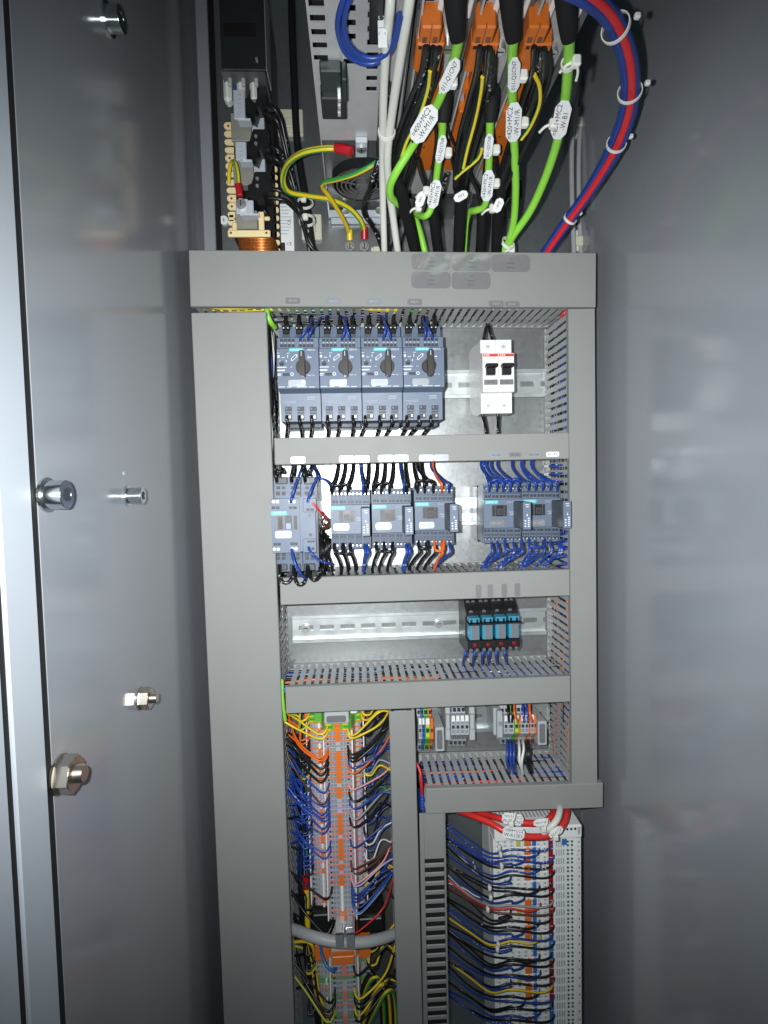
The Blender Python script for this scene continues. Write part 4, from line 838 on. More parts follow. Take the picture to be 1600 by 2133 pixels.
for k, (x0, y0, nm) in enumerate(((907, 1516, 'left'), (1121, 1503, 'right'))):
    t = thing('end_clamp', 'grey end clamp with dark label, at the %s terminal group' % nm, 'end clamp', P(x0 + 9, y0 + 25, 8))
    mb = MB(); mb.pb(x0, y0, x0 + 19, y0 + 50, 60, 48, 'tb_grey', .001); mb.build('body', t); sticker(t, x0 + 3, y0 + 5, x0 + 15, y0 + 45, 60.6, 'label_film_dull')
for i, (a, b, c) in enumerate(((1060, 1059, 'k'), (1067, 1068, 'k'), (1092, 1090, 'B'), (1100, 1098, 'B'), (1078, 1072, 'o'), (1109, 1104, 'o'))):
    wire([(a, 1505, 55), (a, 1500, 62), (b, 1488, 66), (b - 1, 1470, 58), (b - 2, 1450, 50)], 1.5, c, '%s %s wire rising from the right hand terminal group' % (ORD[i], WN[c]))
for i, (a, b, c) in enumerate(((1056, 1060, 'B'), (1063, 1068, 'B'), (1070, 1074, 'B'), (1081, 1087, 'w'), (1090, 1088, 'w'), (1097, 1102, 'k'), (1101, 1108, 'k'))):
    wire([(a, 1541, 44), (a, 1547, 58), (a + 1, 1562, 70), ((a + b) / 2 - 2, 1585, 74), (b, 1604, 66), (b + 2, 1612, 58), (b + 3, 1630, 45)], 1.6, c, '%s %s wire hanging below the right hand terminal group' % (ORD[i], WN[c]))
wire([(868, 1590, 60), (876, 1610, 66), (878, 1640, 70), (880, 1660, 66), (878, 1680, 60)], 1.8, 'r', 'red wire in the gap beside the short lower right duct')
for i in range(5): wire([(872, 1645 + 7 * i, 50), (876, 1652 + 7 * i, 66), (882, 1664 + 6 * i, 70), (886, 1690 + 3 * i, 60)], 1.6, 'B', '%s blue wire in the gap left of the short lower right duct' % ORD[i], group='blue wires in the gap')

# ================================================================ WHITE I/O MODULES
IX0, IX1 = P(1031, 1800, 78).x, P(1213, 1800, 78).x
iz = lambda py: P(1120, py, 78).z
ix = lambda px: P(px, 1800, 78).x
IOM = {}
def iom(key, fn):
    if key not in IOM:
        mb = MB(); fn(mb); me = bpy.data.meshes.new(key); me.from_pydata(mb.v, [], mb.f)
        for m_ in mb.mats: me.materials.append(MAT[m_])
        me.polygons.foreach_set('material_index', mb.m); IOM[key] = me
    return IOM[key]
IOP = .01045; H = IOP * .5
def io_body(mb):
    prof = [(IX0, -.012), (IX0, -.070), (IX0 + .003, -.072), (ix(1143), -.072), (ix(1146), -.078), (IX1 - .006, -.078), (IX1 - .006, -.074), (IX1, -.074), (IX1, -.012)]
    mb.prism(prof, lambda u, v, a: (u, v, a), -H + .0002, H - .0002, 'io_white')
def io_term(mb):
    for k in range(8):
        xx = ix(1040) + k * (ix(1138) - ix(1040)) / 7
        for zz_ in (-.0024, .0024): mb.box(xx - .0026, xx + .0026, -.0734, -.071, zz_ - .0019, zz_ + .0019, 'io_white'); mb.box(xx - .0012, xx + .0012, -.0736, -.073, zz_ - .0011, zz_ + .0009, 'io_grey')
def io_strip(c):
    def f(mb): mb.box(ix(1143), ix(1152), -.0787, -.0775, -H + .0006, H - .0006, c)
    return f
def io_led(mb):
    for px in (1183, 1191.5):
        for zz_ in (-.0022, .0022): mb.cyl((ix(px), -.0779, zz_), (ix(px), -.0785, zz_), .0014, 'led_green', 8)
def io_tag(mb): mb.box(ix(1203.5), ix(1211.5), -.0765, -.0735, -H + .0006, H - .0006, 'white_plastic'); mb.box(ix(1206.5), ix(1208.5), -.0767, -.0764, -.001, .001, 'terminal_dark')
def io_col(c, px0, px1):
    def f(mb): mb.box(ix(px0), ix(px1), -.0742, -.071, -H + .0012, H - .0012, c, .0006)
    return f
def io_print(mb):
    for k in range(4): mb.box(ix(1158 + k * 5), ix(1160.5 + k * 5), -.0783, -.0779, -H + .0015, H - .0015, 'io_grey')
mat('io_red', (.30, .012, .018), .4); mat('led_green', (.05, .13, .09), .35); mat('io_yellow', (.55, .55, .10), .45)
t = thing('head_module', 'white head module on top of the stacked modules, four black dots', 'module', Vector(((IX0 + IX1) / 2, 0, iz(1736))))
mb = MB(); zt_, zb_ = iz(1723), iz(1750); mb.box(IX0, IX1, -.078, -.012, zb_, zt_, 'io_white', .0012); mb.build('body', t)
for k in range(4): c = Vector((ix(1174 + k * 8.3), -.078, iz(1730.5))); mb = MB(); mb.cyl(c, c + Vector((0, -.0004, 0)), .0014, 'black', 10); mb.build('dot', t)
mb = MB(); mb.box(ix(1204), ix(1209), -.0784, -.0775, iz(1742), iz(1727), 'io_grey'); mb.box(ix(1171), ix(1181), -.0784, -.0775, iz(1763), iz(1751), 'w_lblue'); mb.build('name_plate', t)
mb = MB()
for k in range(16): mb.box(ix(1045) + k * .0045, ix(1045) + k * .0045 + .002, -.06, -.03, zt_, zt_ + .0008, 'io_grey')
mb.build('vent_ribs', t)
k = 0; zq = iz(1751) - H
while zq > -.70:
    py = 1751 + 19.8 * (k + .5)
    t = thing('io_module', 'white slim module with red strip, %s below the head module' % ordn(k), 'module', Vector(((IX0 + IX1) / 2, 0, zq)), 'stacked white modules')
    def ch(nm, key, fn, kind=None):
        o = bpy.data.objects.new(nm, iom(key, fn)); C.objects.link(o); o.parent = t; o.location = (-t.location.x, 0, 0)
        if kind: o['kind'] = kind
    ch('body', 'body', io_body); ch('terminals', 'terminals', io_term, 'stuff')
    sc_ = 'io_red' if not (py > 1945 and k % 8 in (3, 4, 5)) else 'w_lblue'
    ch('label_strip', 'strip' + sc_, io_strip(sc_)); ch('indicator_lights', 'led', io_led); ch('end_tag', 'tag', io_tag); ch('print', 'print', io_print)
    if k % 7 not in (5, 6): ch('orange_lever', 'lev', io_col('tb_orange', 1095, 1109))
    ch('blue_marker', 'bmk', io_col('w_lblue', 1111.5, 1120))
    if k % 8 == 0: ch('green_marker', 'gmk', io_col('io_yellow', 1078, 1087))
    zq -= IOP; k += 1
nmod = k
# wires to the modules
cs = 'BBBbKBkbKkkbernkkKkbbykBkkkbkbKbykbkKbkBkk'
ii = 0
for k in range(40):
    py = 1768 + k * 9.2 + rnd.uniform(-4, 4); c = cs[k % len(cs)]; xs = (1150, 1124, 1154, 1093, 1152, 1126, 1155, 1064)[k % 8]
    s0 = -55 + 22 * math.sin(k * .9); grp = (k // 5)
    ym = 1795 + grp * 46 + (k % 5) * 4
    wire([(926, py - 40 + s0 * .3 + rnd.uniform(-8, 8), 14 + rnd.uniform(0, 20)), (975, py - 22 + rnd.uniform(-6, 6), 40 + rnd.uniform(0, 15)), (1022, (py + ym) / 2 - 2, 78 + rnd.uniform(0, 8)), (1065, py + 4 + rnd.uniform(-2, 2), 90 + rnd.uniform(0, 6)), (xs - 26, py + 9, 92), (xs - 5, py + 3, 88), (xs, py - 5, 83), (xs, py - 9, 75)], 1.12, c, '%s wire sweeping into the white modules, %s from the top' % (WN[c], ordn(k)), name='module_wire', group='wires sweeping into the white modules')
for i, (x0, y0) in enumerate(((1038, 1763), (1041, 1778), (1043, 1802), (1018, 1848), (1020, 1868), (1014, 1893), (1036, 1966), (1034, 1976))):
    mb = MB(); mb.pb(x0, y0, x0 + 7, y0 + 11, 96, 6, 'nylon', .0015); tag(mb.build('cable_tie'), '%s pale tie head from the top on wires into the white modules' % ORD[i], 'cable tie', 'tie heads on the module wires')
for i in range(7):
    a = 1022 + i * 1.6
    mb = MB(); mb.tube([P(a - 4, 1716, 60 - i * 4), P(a + 2, 1850, 56 - i * 4), P(a + 10, 2140, 50 - i * 4)], .0009, ('tb_beige', 'io_grey', 'io_white')[i % 3], 5); tag(mb.build('bus_edge'), '%s pale edge strip along the left side of the white modules' % ORD[i], 'strip', 'edge strips beside the modules')
for i, l in enumerate(([(935, 1840, 20), (965, 1850, 30), (990, 1866, 40), (1010, 1872, 46)], [(932, 1768, 20), (970, 1795, 30), (985, 1812, 30), (998, 1828, 20)], [(985, 1795, 22), (992, 1815, 24), (1000, 1830, 20)])):
    wire(l, .7, 'w', '%s thin white strand left of the white modules' % ORD[i])
# red bus cables and their flags
red1 = [P(950, 1688, 60), P(985, 1699, 80), P(1025, 1716, 96), P(1050, 1731, 104), P(1085, 1741, 106), P(1125, 1743, 106), P(1155, 1735, 104), P(1174, 1716, 98), P(1181, 1692, 84), P(1180, 1675, 70)]
red2 = [P(975, 1688, 50), P(1015, 1697, 70), P(1045, 1706, 86), P(1090, 1714, 92), P(1125, 1714, 92), P(1146, 1704, 88), P(1153, 1688, 76), P(1150, 1672, 64)]
for i, rr in enumerate((red1, red2)):
    mb = MB(); mb.tube(rr, .0036, 'cable_red', 12); tag(mb.build('bus_cable'), 'thick red bus cable, %s of two over the white modules' % ('lower', 'upper')[i], 'cable', 'red bus cables')
mb = MB(); mb.tube([P(1130, 1735, 104), P(1148, 1722, 106), P(1160, 1708, 104), P(1166, 1690, 94), P(1166, 1678, 80)], .0036, 'cable_white', 10); tag(mb.build('bus_cable'), 'pale grey cable rising between the two red bus cables', 'cable')
def flag(cx, cy, d, w_, h_, lines, ang, label, ts=2.0, pointed=.22, name='cable_flag', df=None):
    """paper cable marker: an eight sided card with two lines of print"""
    c = P(cx, cy, d); rt = (RIGHT * math.cos(R(ang)) + UP * math.sin(R(ang))); u = (-RIGHT * math.sin(R(ang)) + UP * math.cos(R(ang))); nrm = -FWD; sx = 1
    if df:          # card lies along its cable, which runs away from the viewer
        L_ = w_ * 1140 / (686.6 - d) * .5; co, si = math.cos(R(ang)), math.sin(R(ang)); p1, p2 = P(cx - co * L_, cy + si * L_, df(cy + si * L_)), P(cx + co * L_, cy - si * L_, df(cy - si * L_))
        c = (p1 + p2) / 2; rt = (p2 - p1).normalized(); vw = (EYE - c).normalized(); nrm = (vw - rt * vw.dot(rt)).normalized(); u = nrm.cross(rt); sx = (p2 - p1).length / (w_ * .001); w_ = (p2 - p1).length * 1000; pointed *= .8
    W, Hh = w_ * .5e-3, h_ * .5e-3; p_ = W * pointed * 2
    poly = [(-W, -Hh * .45), (-W + p_, -Hh), (W - p_, -Hh), (W, -Hh * .45), (W, Hh * .45), (W - p_, Hh), (-W + p_, Hh), (-W, Hh * .45)]
    t = thing(name, label, 'cable label', c); mb = MB(); mb.prism(poly, lambda a, b, q: c + rt * a + u * b + nrm * q, 0, .0005, 'paper'); mb.build('card', t)
    mb = MB()
    for k, s_ in enumerate(lines): text(mb, s_, c + nrm * .0006 + u * ((len(lines) - 1) * .5 - k) * ts * .00125 , min(ts * .00128, .0015 * w_ / sx / max(4, len(s_))), 'print_black', rt, u, sx)
    if lines: mb.build('lettering', t)
    return t
flag(1068, 1706, 98, 24, 12.5, ['=011+CC2', 'W-T1CN2'], -8, 'white cable flag on the upper red bus cable', 4.2, .12)
flag(1070, 1735, 112, 24, 13.5, ['=004+CC2', 'W-K12E1'], -8, 'white cable flag on the lower red bus cable', 4.2, .12)
flag(1128, 1713, 98, 18, 8.5, ['00A-K12E2'], 8, 'small white flag in the middle of the red bus cables', 3.2)
flag(1158, 1733, 110, 17, 8.5, ['00A-K12E1'], 35, 'small tilted white flag at the right bend of the red bus cable', 2.8)
for i, (a, b) in enumerate(((1064, 1716), (1132, 1727), (1157, 1744))):
    c = P(a, b, 115); mb = MB(); mb.box(c.x - .003, c.x + .003, c.y - .003, c.y + .003, c.z - .003, c.z + .003, 'nylon', .001); mb.tube([c, c + Vector((.004, 0, .006)), c + Vector((.006, .004, .009))], .0011, 'nylon', 6); tag(mb.build('cable_tie'), '%s clear tie head from the left on the red bus cables' % ORD[i], 'cable tie')

# ================================================================ DRIVES ABOVE (seen from below)
ZU = P(745, 452, 6).z
def U(px, py, drop=0): return PZ(px, py, ZU - drop * .001)
def du(py, px=850): return -U(px, py).y * 1000
def ubox(mb, xa, xb, yf, yb, m, drop=0, up=0, ch=0, yr=None):
    """box under the drives: xa..xb photo columns at row yr on the lower face, yf (near) to yb (far) rows"""
    yr = yf if yr is None else yr
    a, b = U(xa, yr, drop).x, U(xb, yr, drop).x; xm = (xa + xb) / 2
    return mb.box(a, b, U(xm, yf, drop).y, U(xm, yb, drop).y, ZU - drop * .001, ZU + up * .001, m, ch)
mat('dark_metal', (.045, .055, .058), .3, .6, var=.1)
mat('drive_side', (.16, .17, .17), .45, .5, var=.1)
pxa, pxb = U(637, 8).x, U(866, 0).x
yfr = -.36
t = thing('power_supply', 'large perforated metal power supply seen from below, fan underneath', 'power supply', Vector(((pxa + pxb) / 2, 0, ZU)))
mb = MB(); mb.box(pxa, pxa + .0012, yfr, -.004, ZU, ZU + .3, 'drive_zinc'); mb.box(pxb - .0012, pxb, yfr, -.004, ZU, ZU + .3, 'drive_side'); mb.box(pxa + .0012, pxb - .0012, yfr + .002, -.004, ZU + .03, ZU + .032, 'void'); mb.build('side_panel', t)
yb_sheet = U(720, 292).y
cols = ((643, 677), (711, 741), (764, 792)); xs_ = []
for a, b in cols: xs_.append((U(a + 2, 32).x, U(b, 32).x))
e0 = pxa + .0012; ztop = ZU + .0014
mb = MB()
for a, b in xs_: mb.box(e0, a, yfr, yb_sheet, ZU, ztop, 'drive_zinc'); e0 = b
mb.box(e0, pxb - .0012, yfr, yb_sheet, ZU, ztop, 'drive_zinc')
ends = (U(660, 128).y, U(725, 136).y, U(778, 192).y)
for (a, b), e in zip(xs_, ends): mb.box(a, b, e, yb_sheet, ZU, ztop, 'drive_zinc')
mb.build('bottom_sheet', t)
for (a, b), e in zip(xs_, ends):
    q = e
    while q > yfr: mb = MB(); mb.box(a, b, q - .0118, q - .0062, ZU + .0001, ztop, 'drive_zinc'); mb.build('bar', t); q -= .0118
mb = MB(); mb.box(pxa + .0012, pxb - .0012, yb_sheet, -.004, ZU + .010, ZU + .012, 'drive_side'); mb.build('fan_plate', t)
c = U(757, 385, 0); c.z = ZU - .001; RF = U(818, 385).x - U(757, 385).x
mb = MB(); mb.ring(c, (0, 0, 1), RF, RF * 1.06, .02, 'black', 40); mb.cyl(c + Vector((0, 0, .008)), c + Vector((0, 0, .009)), RF, 'black_matte', 40); fan = mb.build('fan', t)
mb = MB()
for q in (.45, .6, .75, .9): mb.ring(c, (0, 0, 1), RF * q - .0008, RF * q + .0008, .0018, 'fan_grey', 40)
for k in range(4): a = R(20 + 90 * k); mb.tube([c + Vector((math.cos(a), math.sin(a), 0)) * RF * .3, c + Vector((math.cos(a), math.sin(a), 0)) * RF], .0009, 'fan_grey', 5, curve=False)
mb.build('finger_guard', fan)
mb = MB(); mb.cyl(c + Vector((0, 0, -.001)), c + Vector((0, 0, .007)), RF * .27, 'fan_grey', 24); mb.build('hub', fan)
mb = MB(); ubox(mb, 668, 712, 148, 205, 'dark_metal', 9, 0, .001, 176); ubox(mb, 670, 722, 205, 250, 'black', 12, 0, .001, 228); ubox(mb, 712, 724, 165, 214, 'dark_metal', 14, 0, .001, 190); mb.build('black_connector', t)
for k in range(3): mb = MB(); ubox(mb, 704, 710, 206 + k * 15, 213 + k * 15, 'steel', 13.2, 0, 0, 210 + k * 15); mb.build('contact', t)
mb = MB(); ubox(mb, 770, 800, -30, 92, 'black', 10, 0, .001, 40); mb.build('terminal_strip', t); mb = MB(); ubox(mb, 788, 815, 200, 330, 'black', 12, 0, .001, 260); mb.build('terminal_strip', t)
mb = MB(); ubox(mb, 741, 765, 296, 328, 'bracket_light', 5, 0, .0005, 312); tb_ = mb.build('earth_tab', t)
cc = U(753, 309, 5); mb = MB(); mb.cyl(cc, cc + Vector((0, 0, -.0022)), .0048, 'steel', 16); mb.box(cc.x - .0035, cc.x + .0035, cc.y - .0006, cc.y + .0006, cc.z - .0024, cc.z - .0021, 'void'); mb.box(cc.x - .0006, cc.x + .0006, cc.y - .0035, cc.y + .0035, cc.z - .0024, cc.z - .0021, 'void'); mb.build('earth_screw', tb_)
mb = MB(); mb.pb(686, 437, 838, 451, 14, 1.5, 'bracket_light', .0003); mb.pb(690, 453, 835, 463, 7, 5, 'bracket_light', .0004); fr_ = mb.build('mounting_flange', t)
for px in (722, 789): c = P(px, 441, 14); mb = MB(); mb.cyl(c, c + Vector((0, -.003, 0)), .0042, 'steel', 14); mb.build('screw', fr_)
mb = MB(); text(mb, 'C1 24V', P(797, 40, du(40) + 14), .0075, 'print_grey', Vector((0, -.35, .94)), Vector((-1, 0, 0)))
mb2 = MB(); mb2.pb(787, -10, 806, 98, du(45) + 13, .6, 'paper'); lb = tag(mb2.build('paper_label'), 'upright white paper label on the pale cables at the top', 'label')
o = mb.build('lettering', None, ORG[lb.name]); o.parent = lb; o.location = (0, 0, 0)

dn = ['left', 'middle', 'right']
dx = [U(868, 60).x, U(984, 60).x, U(1097, 60).x, U(1210, 60).x]
for k in range(3):
    t = thing('servo_drive', '%s servo drive seen from below with orange plugs' % dn[k], 'servo drive', Vector(((dx[k] + dx[k + 1]) / 2, 0, ZU)), 'servo drives')
    a, b = dx[k], dx[k + 1] - .0025
    mb = MB(); mb.box(a, b, yfr, -.004, ZU, ZU + .3, 'drive_zinc', .0008); mb.box(b - .004, b, yfr, -.05, ZU - .004, ZU, 'drive_side'); mb.box(a, a + .0015, yfr, -.05, ZU - .009, ZU, 'drive_zinc'); mb.build('housing', t)
    xc = (895, 1009, 1120)[k]
    mb = MB(); ubox(mb, xc - 22, xc + 18, 8, 20, 'void', .6); ubox(mb, xc - 15, xc + 12, -12, 2, 'void', .6); mb.build('vent_slot', t)
    mb = MB(); ubox(mb, xc - 18, xc + 12, 30, 42, 'brown_window', 1, 0, .0003); mb.build('window', t)
    for n_, (l, r_, y0, y1, dr) in enumerate(((xc - 17, xc + 27, 56, 92, 17), (xc - 27, xc + 33, 92, 150, 13), (xc - 24, xc + 28, 150, 218, 10), ((884, 962, 1046)[k] - 24, (884, 962, 1046)[k] + 26, 232, 356, 9))):
        mb = MB(); ubox(mb, l, r_, y0, y1, 'orange_plug', dr, 0, .0012, y0 if n_ < 3 else 300); pl = mb.build('orange_plug', t)
        if n_ == 0:
            q_ = MB(); ubox(q_, (l + r_) / 2 - .8, (l + r_) / 2 + .8, y0 - 1, y1, 'brown_window', dr + .25, -dr + 2, 0, y0)
            for j in (0, 1): ubox(q_, l + 6 + j * 22, l + 16 + j * 22, y0 + 22, y0 + 34, 'brown_window', dr + .25, -dr + 2, 0, y0)
            q_.build('seam', pl)
        mb = MB()
        if n_ == 1:
            for j in range(4): ubox(mb, l + 4 + j * 11, l + 11 + j * 11, 97, 103, 'black', dr + .4, -dr + 2, 0, 97)
            mb.build('wire_entries', pl)
        elif n_ > 1:
            for j in range(5): ubox(mb, l + 10 + (j % 2) * 12, l + 15 + (j % 2) * 12, y0 + 8 + j * (y1 - y0 - 16) / 5, y0 + 12 + j * (y1 - y0 - 16) / 5, 'brown_window', dr + .3, -dr + 1, 0, y0 if n_ < 3 else 300)
            mb.build('test_points', pl)
    for j, (px, py) in enumerate((((872, 113), (870, 137)), ((984, 114), (976, 138), (970, 185)), ((1092, 116),))[k]):
        c = U(px + 2, py, 8); mb = MB(); mb.cyl(c + Vector((0, 0, .008)), c + Vector((0, 0, -.002)), .0034, 'orange_plug', 12); mb.build('orange_stud', t)
    c = U((933, 1041, 1149)[k], (92, 97, 101)[k], 3); mb = MB(); mb.cyl(c + Vector((0, 0, .003)), c + Vector((0, 0, -.004)), .0042, 'steel', 14); mb.box(c.x - .003, c.x + .003, c.y - .0005, c.y + .0005, c.z - .0042, c.z - .0039, 'void'); mb.build('earth_screw', t)
    # encoder plug with white shell
    t2 = thing('encoder_plug', 'black round plug under the %s servo drive' % dn[k], 'plug', P((950, 1066, 1180)[k], 0, 318))
    px = (948, 1064, 1180)[k]
    mb = MB(); mb.tube([P(px, -25, 322), P(px + 1, 10, 316), P(px + 3, 45, 308), P(px + 5, 72, 300), P(px + 6, 84, 297)], .0082, 'black_matte', 18, r1=.0050); mb.build('plug_body', t2)
    mb = MB(); ubox(mb, px - 36, px - 24, -20, 58, 'white_plastic', 6, 0, .0008, 20); ubox(mb, px + 26, px + 36, -20, 40, 'white_plastic', 6, 0, .0008, 20); mb.build('white_shell', t2)
    if k < 2:
        t2 = thing('encoder_plug', 'black round plug further back under the %s servo drive' % dn[k], 'plug', P((924, 1022)[k], 230, 230)); px = (926, 1024)[k]
        mb = MB(); mb.tube([P(px + 2, 185, 226), P(px, 215, 226), P(px - 2, 240, 222), P(px - 3, 254, 220)], .0072, 'black_matte', 14, r1=.0048); mb.build('plug_body', t2)

# green encoder cables
dc = lambda y: 75 + (525 - y) / 450 * 225
def gcab(l, r, label):
    mb = MB(); mb.tube([P(a, b, (q[0] if q else dc(b))) for a, b, *q in l], r * .001, 'cable_green', 14, step=.003); return tag(mb.build('encoder_cable'), label, 'cable', 'green encoder cables')
gcab([(956, 74), (952, 100), (938, 150), (905, 228), (862, 300), (826, 358, 170), (813, 388, 155), (815, 410, 140), (830, 424, 124), (846, 432, 104), (862, 450, 84), (875, 485, 70), (886, 530, 60)], 3.6, 'green cable from the left round plug bending hard left beside the white cables')
gcab([(922, 248), (921, 280), (913, 340), (906, 395), (899, 432, 122), (888, 449, 116), (872, 448, 100), (860, 438, 84), (866, 470, 72), (880, 530, 58)], 3.3, 'green cable hooking left under the left drive, second from left')
gcab([(1021, 248), (1020, 290), (1018, 350), (1014, 410), (1008, 430, 120), (992, 438, 112), (978, 442, 100), (971, 462, 88), (968, 495, 76), (966, 530, 64)], 3.4, 'green cable with a square bend under the middle drive')
gcab([(1070, 76), (1067, 120), (1067, 190), (1070, 270), (1073, 340), (1074, 400), (1070, 460), (1058, 505), (1038, 535)], 3.6, 'green cable hanging nearly straight from the middle round plug')
gcab([(1186, 76), (1184, 130), (1177, 210), (1162, 290), (1136, 370), (1104, 440), (1066, 496), (1052, 530)], 3.9, 'green cable from the right round plug slanting down to the left')
fd = lambda y: dc(y) + 10
flag(937, 157, fd(157), 28, 9, ['011-Q1CN7'], 64, 'white flag reading 011-Q1CN7 on the bending left green cable', 4.4, df=fd)
flag(884, 258, fd(258), 34, 14.5, ['=400+MC2', '-W-M1/R'], 58, 'white flag reading =400+MC2 on the bending left green cable', 4.6, df=fd)
flag(919, 310, fd(310), 25, 7.5, ['011-Q1CN8'], 80, 'narrow white flag reading 011-Q1CN8 on the second green cable', 3.6, df=fd)
flag(905, 404, fd(404), 28, 11, ['=410+MC2', '-W-M1/R'], 79, 'white flag reading =410+MC2 on the second green cable', 4.0, df=fd)
flag(1071, 155, fd(155), 26, 8.5, ['011-Q2CN7'], 88, 'white flag reading 011-Q2CN7 on the straight green cable', 4.2, df=fd)
flag(1070, 254, fd(254), 33, 12.5, ['=420+MC2', '-W-M1/R'], 88, 'white flag reading =420+MC2 on the straight green cable', 4.6, df=fd)
flag(1018, 304, fd(304), 22, 7.5, ['011-Q2CN8'], 84, 'narrow white flag reading 011-Q2CN8 on the square bent green cable', 3.4, df=fd)
flag(1016, 386, fd(386), 30, 11, ['=430+MC2', '-W-M1/R'], 84, 'white flag reading =430+MC2 on the square bent green cable', 4.0, df=fd)
flag(1169, 249, fd(249), 33, 13, ['=851+MC2', '-W-B1'], 78, 'white flag reading =851+MC2 on the slanting right green cable', 4.6, df=fd)
for i, (a, b, an) in enumerate(((876, 417, 70), (960, 409, 30), (1038, 428, 65))):
    flag(a, b, 150 + i * 6, 14, 8, [('-W1', '-W2', '-W3')[i]], an, 'small crumpled white flag on a black sleeved cable, %s from the left' % ORD[i], 3.0)
for i, (a, b) in enumerate(((944, 172), (1090, 158), (1093, 255), (1152, 258), (934, 318), (1034, 312), (1034, 382), (888, 398), (1200, 128), (872, 432), (1026, 434), (1066, 520))):
    c = P(a, b, dc(b) + 6); mb = MB(); mb.box(c.x - .0032, c.x + .0032, c.y - .003, c.y + .003, c.z - .004, c.z + .004, 'nylon', .0012); mb.tube([c + Vector((-.002, .001, 0)), c + Vector((-.006, .002, -.001)), c + Vector((-.009, .008, -.002))], .0012, 'nylon', 6); tag(mb.build('cable_tie'), '%s clear tie head among the green cables' % ordn(i), 'cable tie', 'tie heads on the green cables')
c = P(1183, 137, 276); mb = MB(); mb.ring(c, P(1184, 130, dc(130)) - P(1177, 210, dc(210)), .0042, .0052, .0035, 'nylon', 20); mb.tube([c + Vector((.005, -.004, -.001)), c + Vector((.0055, -.005, -.008)), c + Vector((.004, -.005, -.014))], .0010, 'nylon', 6); tag(mb.build('cable_tie'), 'clear strap wrapped round the slanting right green cable', 'cable tie')
c = P(1056, 509, 86); mb = MB(); mb.ring(c, P(1104, 440, dc(440)) - P(1058, 505, dc(505)), .0070, .0080, .0032, 'nylon', 20); tag(mb.build('cable_tie'), 'white strap binding two green cables above the top duct', 'cable tie')

# black sleeved motor cables and their loose cores
sl = [([(826, 372, 150), (836, 400, 142), (846, 440, 118), (858, 490, 92), (868, 535, 70)], 6.2, 'leftmost'), ([(900, 436, 112), (905, 460, 104), (910, 500, 84), (915, 535, 70)], 5.8, 'second'), ([(958, 392, 150), (960, 420, 140), (958, 470, 110), (955, 535, 76)], 6.2, 'third'), ([(1004, 440, 100), (1004, 470, 94), (1002, 510, 80), (1000, 535, 70)], 5.6, 'fourth'), ([(1044, 384, 140), (1040, 420, 132), (1036, 470, 104), (1034, 535, 74)], 5.8, 'rightmost')]
for i, (l, r, nm) in enumerate(sl):
    mb = MB(); mb.tube(pts(l), r * .001, 'sleeve', 14); tag(mb.build('sleeved_cable'), 'black braided sleeve cable above the top duct, %s of five' % nm, 'cable', 'black sleeved motor cables')
cores = [(0, [(891, 98), (884, 140), (872, 190), (852, 270), (836, 330), (829, 378)]), (0, [(896, 100), (888, 150), (872, 220), (850, 300), (834, 350), (827, 376)]), (0, [(910, 98), (900, 140), (882, 200), (858, 280), (838, 340), (828, 374)]), (0, [(916, 100), (904, 150), (890, 210), (866, 290), (842, 350), (832, 380)]),
         (1, [(1001, 98), (1003, 130), (1000, 170), (985, 230), (968, 300), (958, 390)]), (1, [(1007, 100), (1007, 140), (1004, 180), (996, 250), (974, 330), (962, 388)]), (1, [(1020, 100), (1022, 140), (1018, 190), (1002, 260), (982, 330), (966, 392)]), (1, [(1026, 102), (1028, 150), (1026, 190), (1010, 250), (985, 320), (960, 384)]), (1, [(998, 150), (985, 190), (972, 250), (962, 320), (952, 380)]), (1, [(992, 260), (982, 310), (976, 340), (964, 385)]),
         (2, [(1112, 100), (1110, 140), (1098, 200), (1078, 270), (1056, 330), (1046, 388)]), (2, [(1118, 102), (1114, 150), (1100, 210), (1084, 270), (1060, 340), (1048, 390)]), (2, [(1130, 100), (1122, 140), (1106, 200), (1090, 280), (1066, 340), (1044, 390)]), (2, [(1138, 102), (1128, 150), (1112, 220), (1094, 290), (1062, 350), (1046, 392)]),
         (0, [(870, 330), (880, 370), (896, 410), (903, 440)]), (0, [(930, 360), (920, 400), (908, 430), (904, 446)]), (1, [(950, 330), (975, 360), (996, 400), (1004, 444)]), (1, [(1030, 340), (1020, 380), (1010, 420), (1004, 446)])]
for i, (k, l) in enumerate(cores):
    mb = MB(); mb.tube([P(a, b, dc(b) - 6 + 3 * math.sin(i * 2.1 + b * .01)) for a, b in l], .0022, 'w_blackp' if i % 3 == 0 else 'w_black', 8); tag(mb.build('motor_core'), '%s black core below the %s servo drive' % (ORD[[q[0] for q in cores[:i]].count(k)], dn[k]), 'wire', 'black motor cores')
for k in range(3):
    for i in range(7):
        x0 = (886, 999, 1112)[k] + i * 5.4; x1 = (826, 956, 1042)[k] + (i - 3) * 3.0; bow = (-16, -10, 2)[k] + i * 2.5; yy0 = 98 + (i % 3) * 4
        l = [(x0, yy0), (x0 - 4 + bow * .3, 150), (x0 * .72 + x1 * .28 + bow * .7, 205), (x0 * .42 + x1 * .58 + bow, 275), (x0 * .18 + x1 * .82 + bow * .7, 335), (x1, 392)]
        mb = MB(); mb.tube([P(a, b, dc(b) - 4 + 5 * math.sin(i * 1.7 + b * .012)) for a, b in l], .0021, 'w_black', 8); tag(mb.build('motor_core'), '%s dark motor core curving down from the %s orange plug' % (ORD[i], dn[k]), 'wire', 'dark motor cores')
tang = random.Random(5)
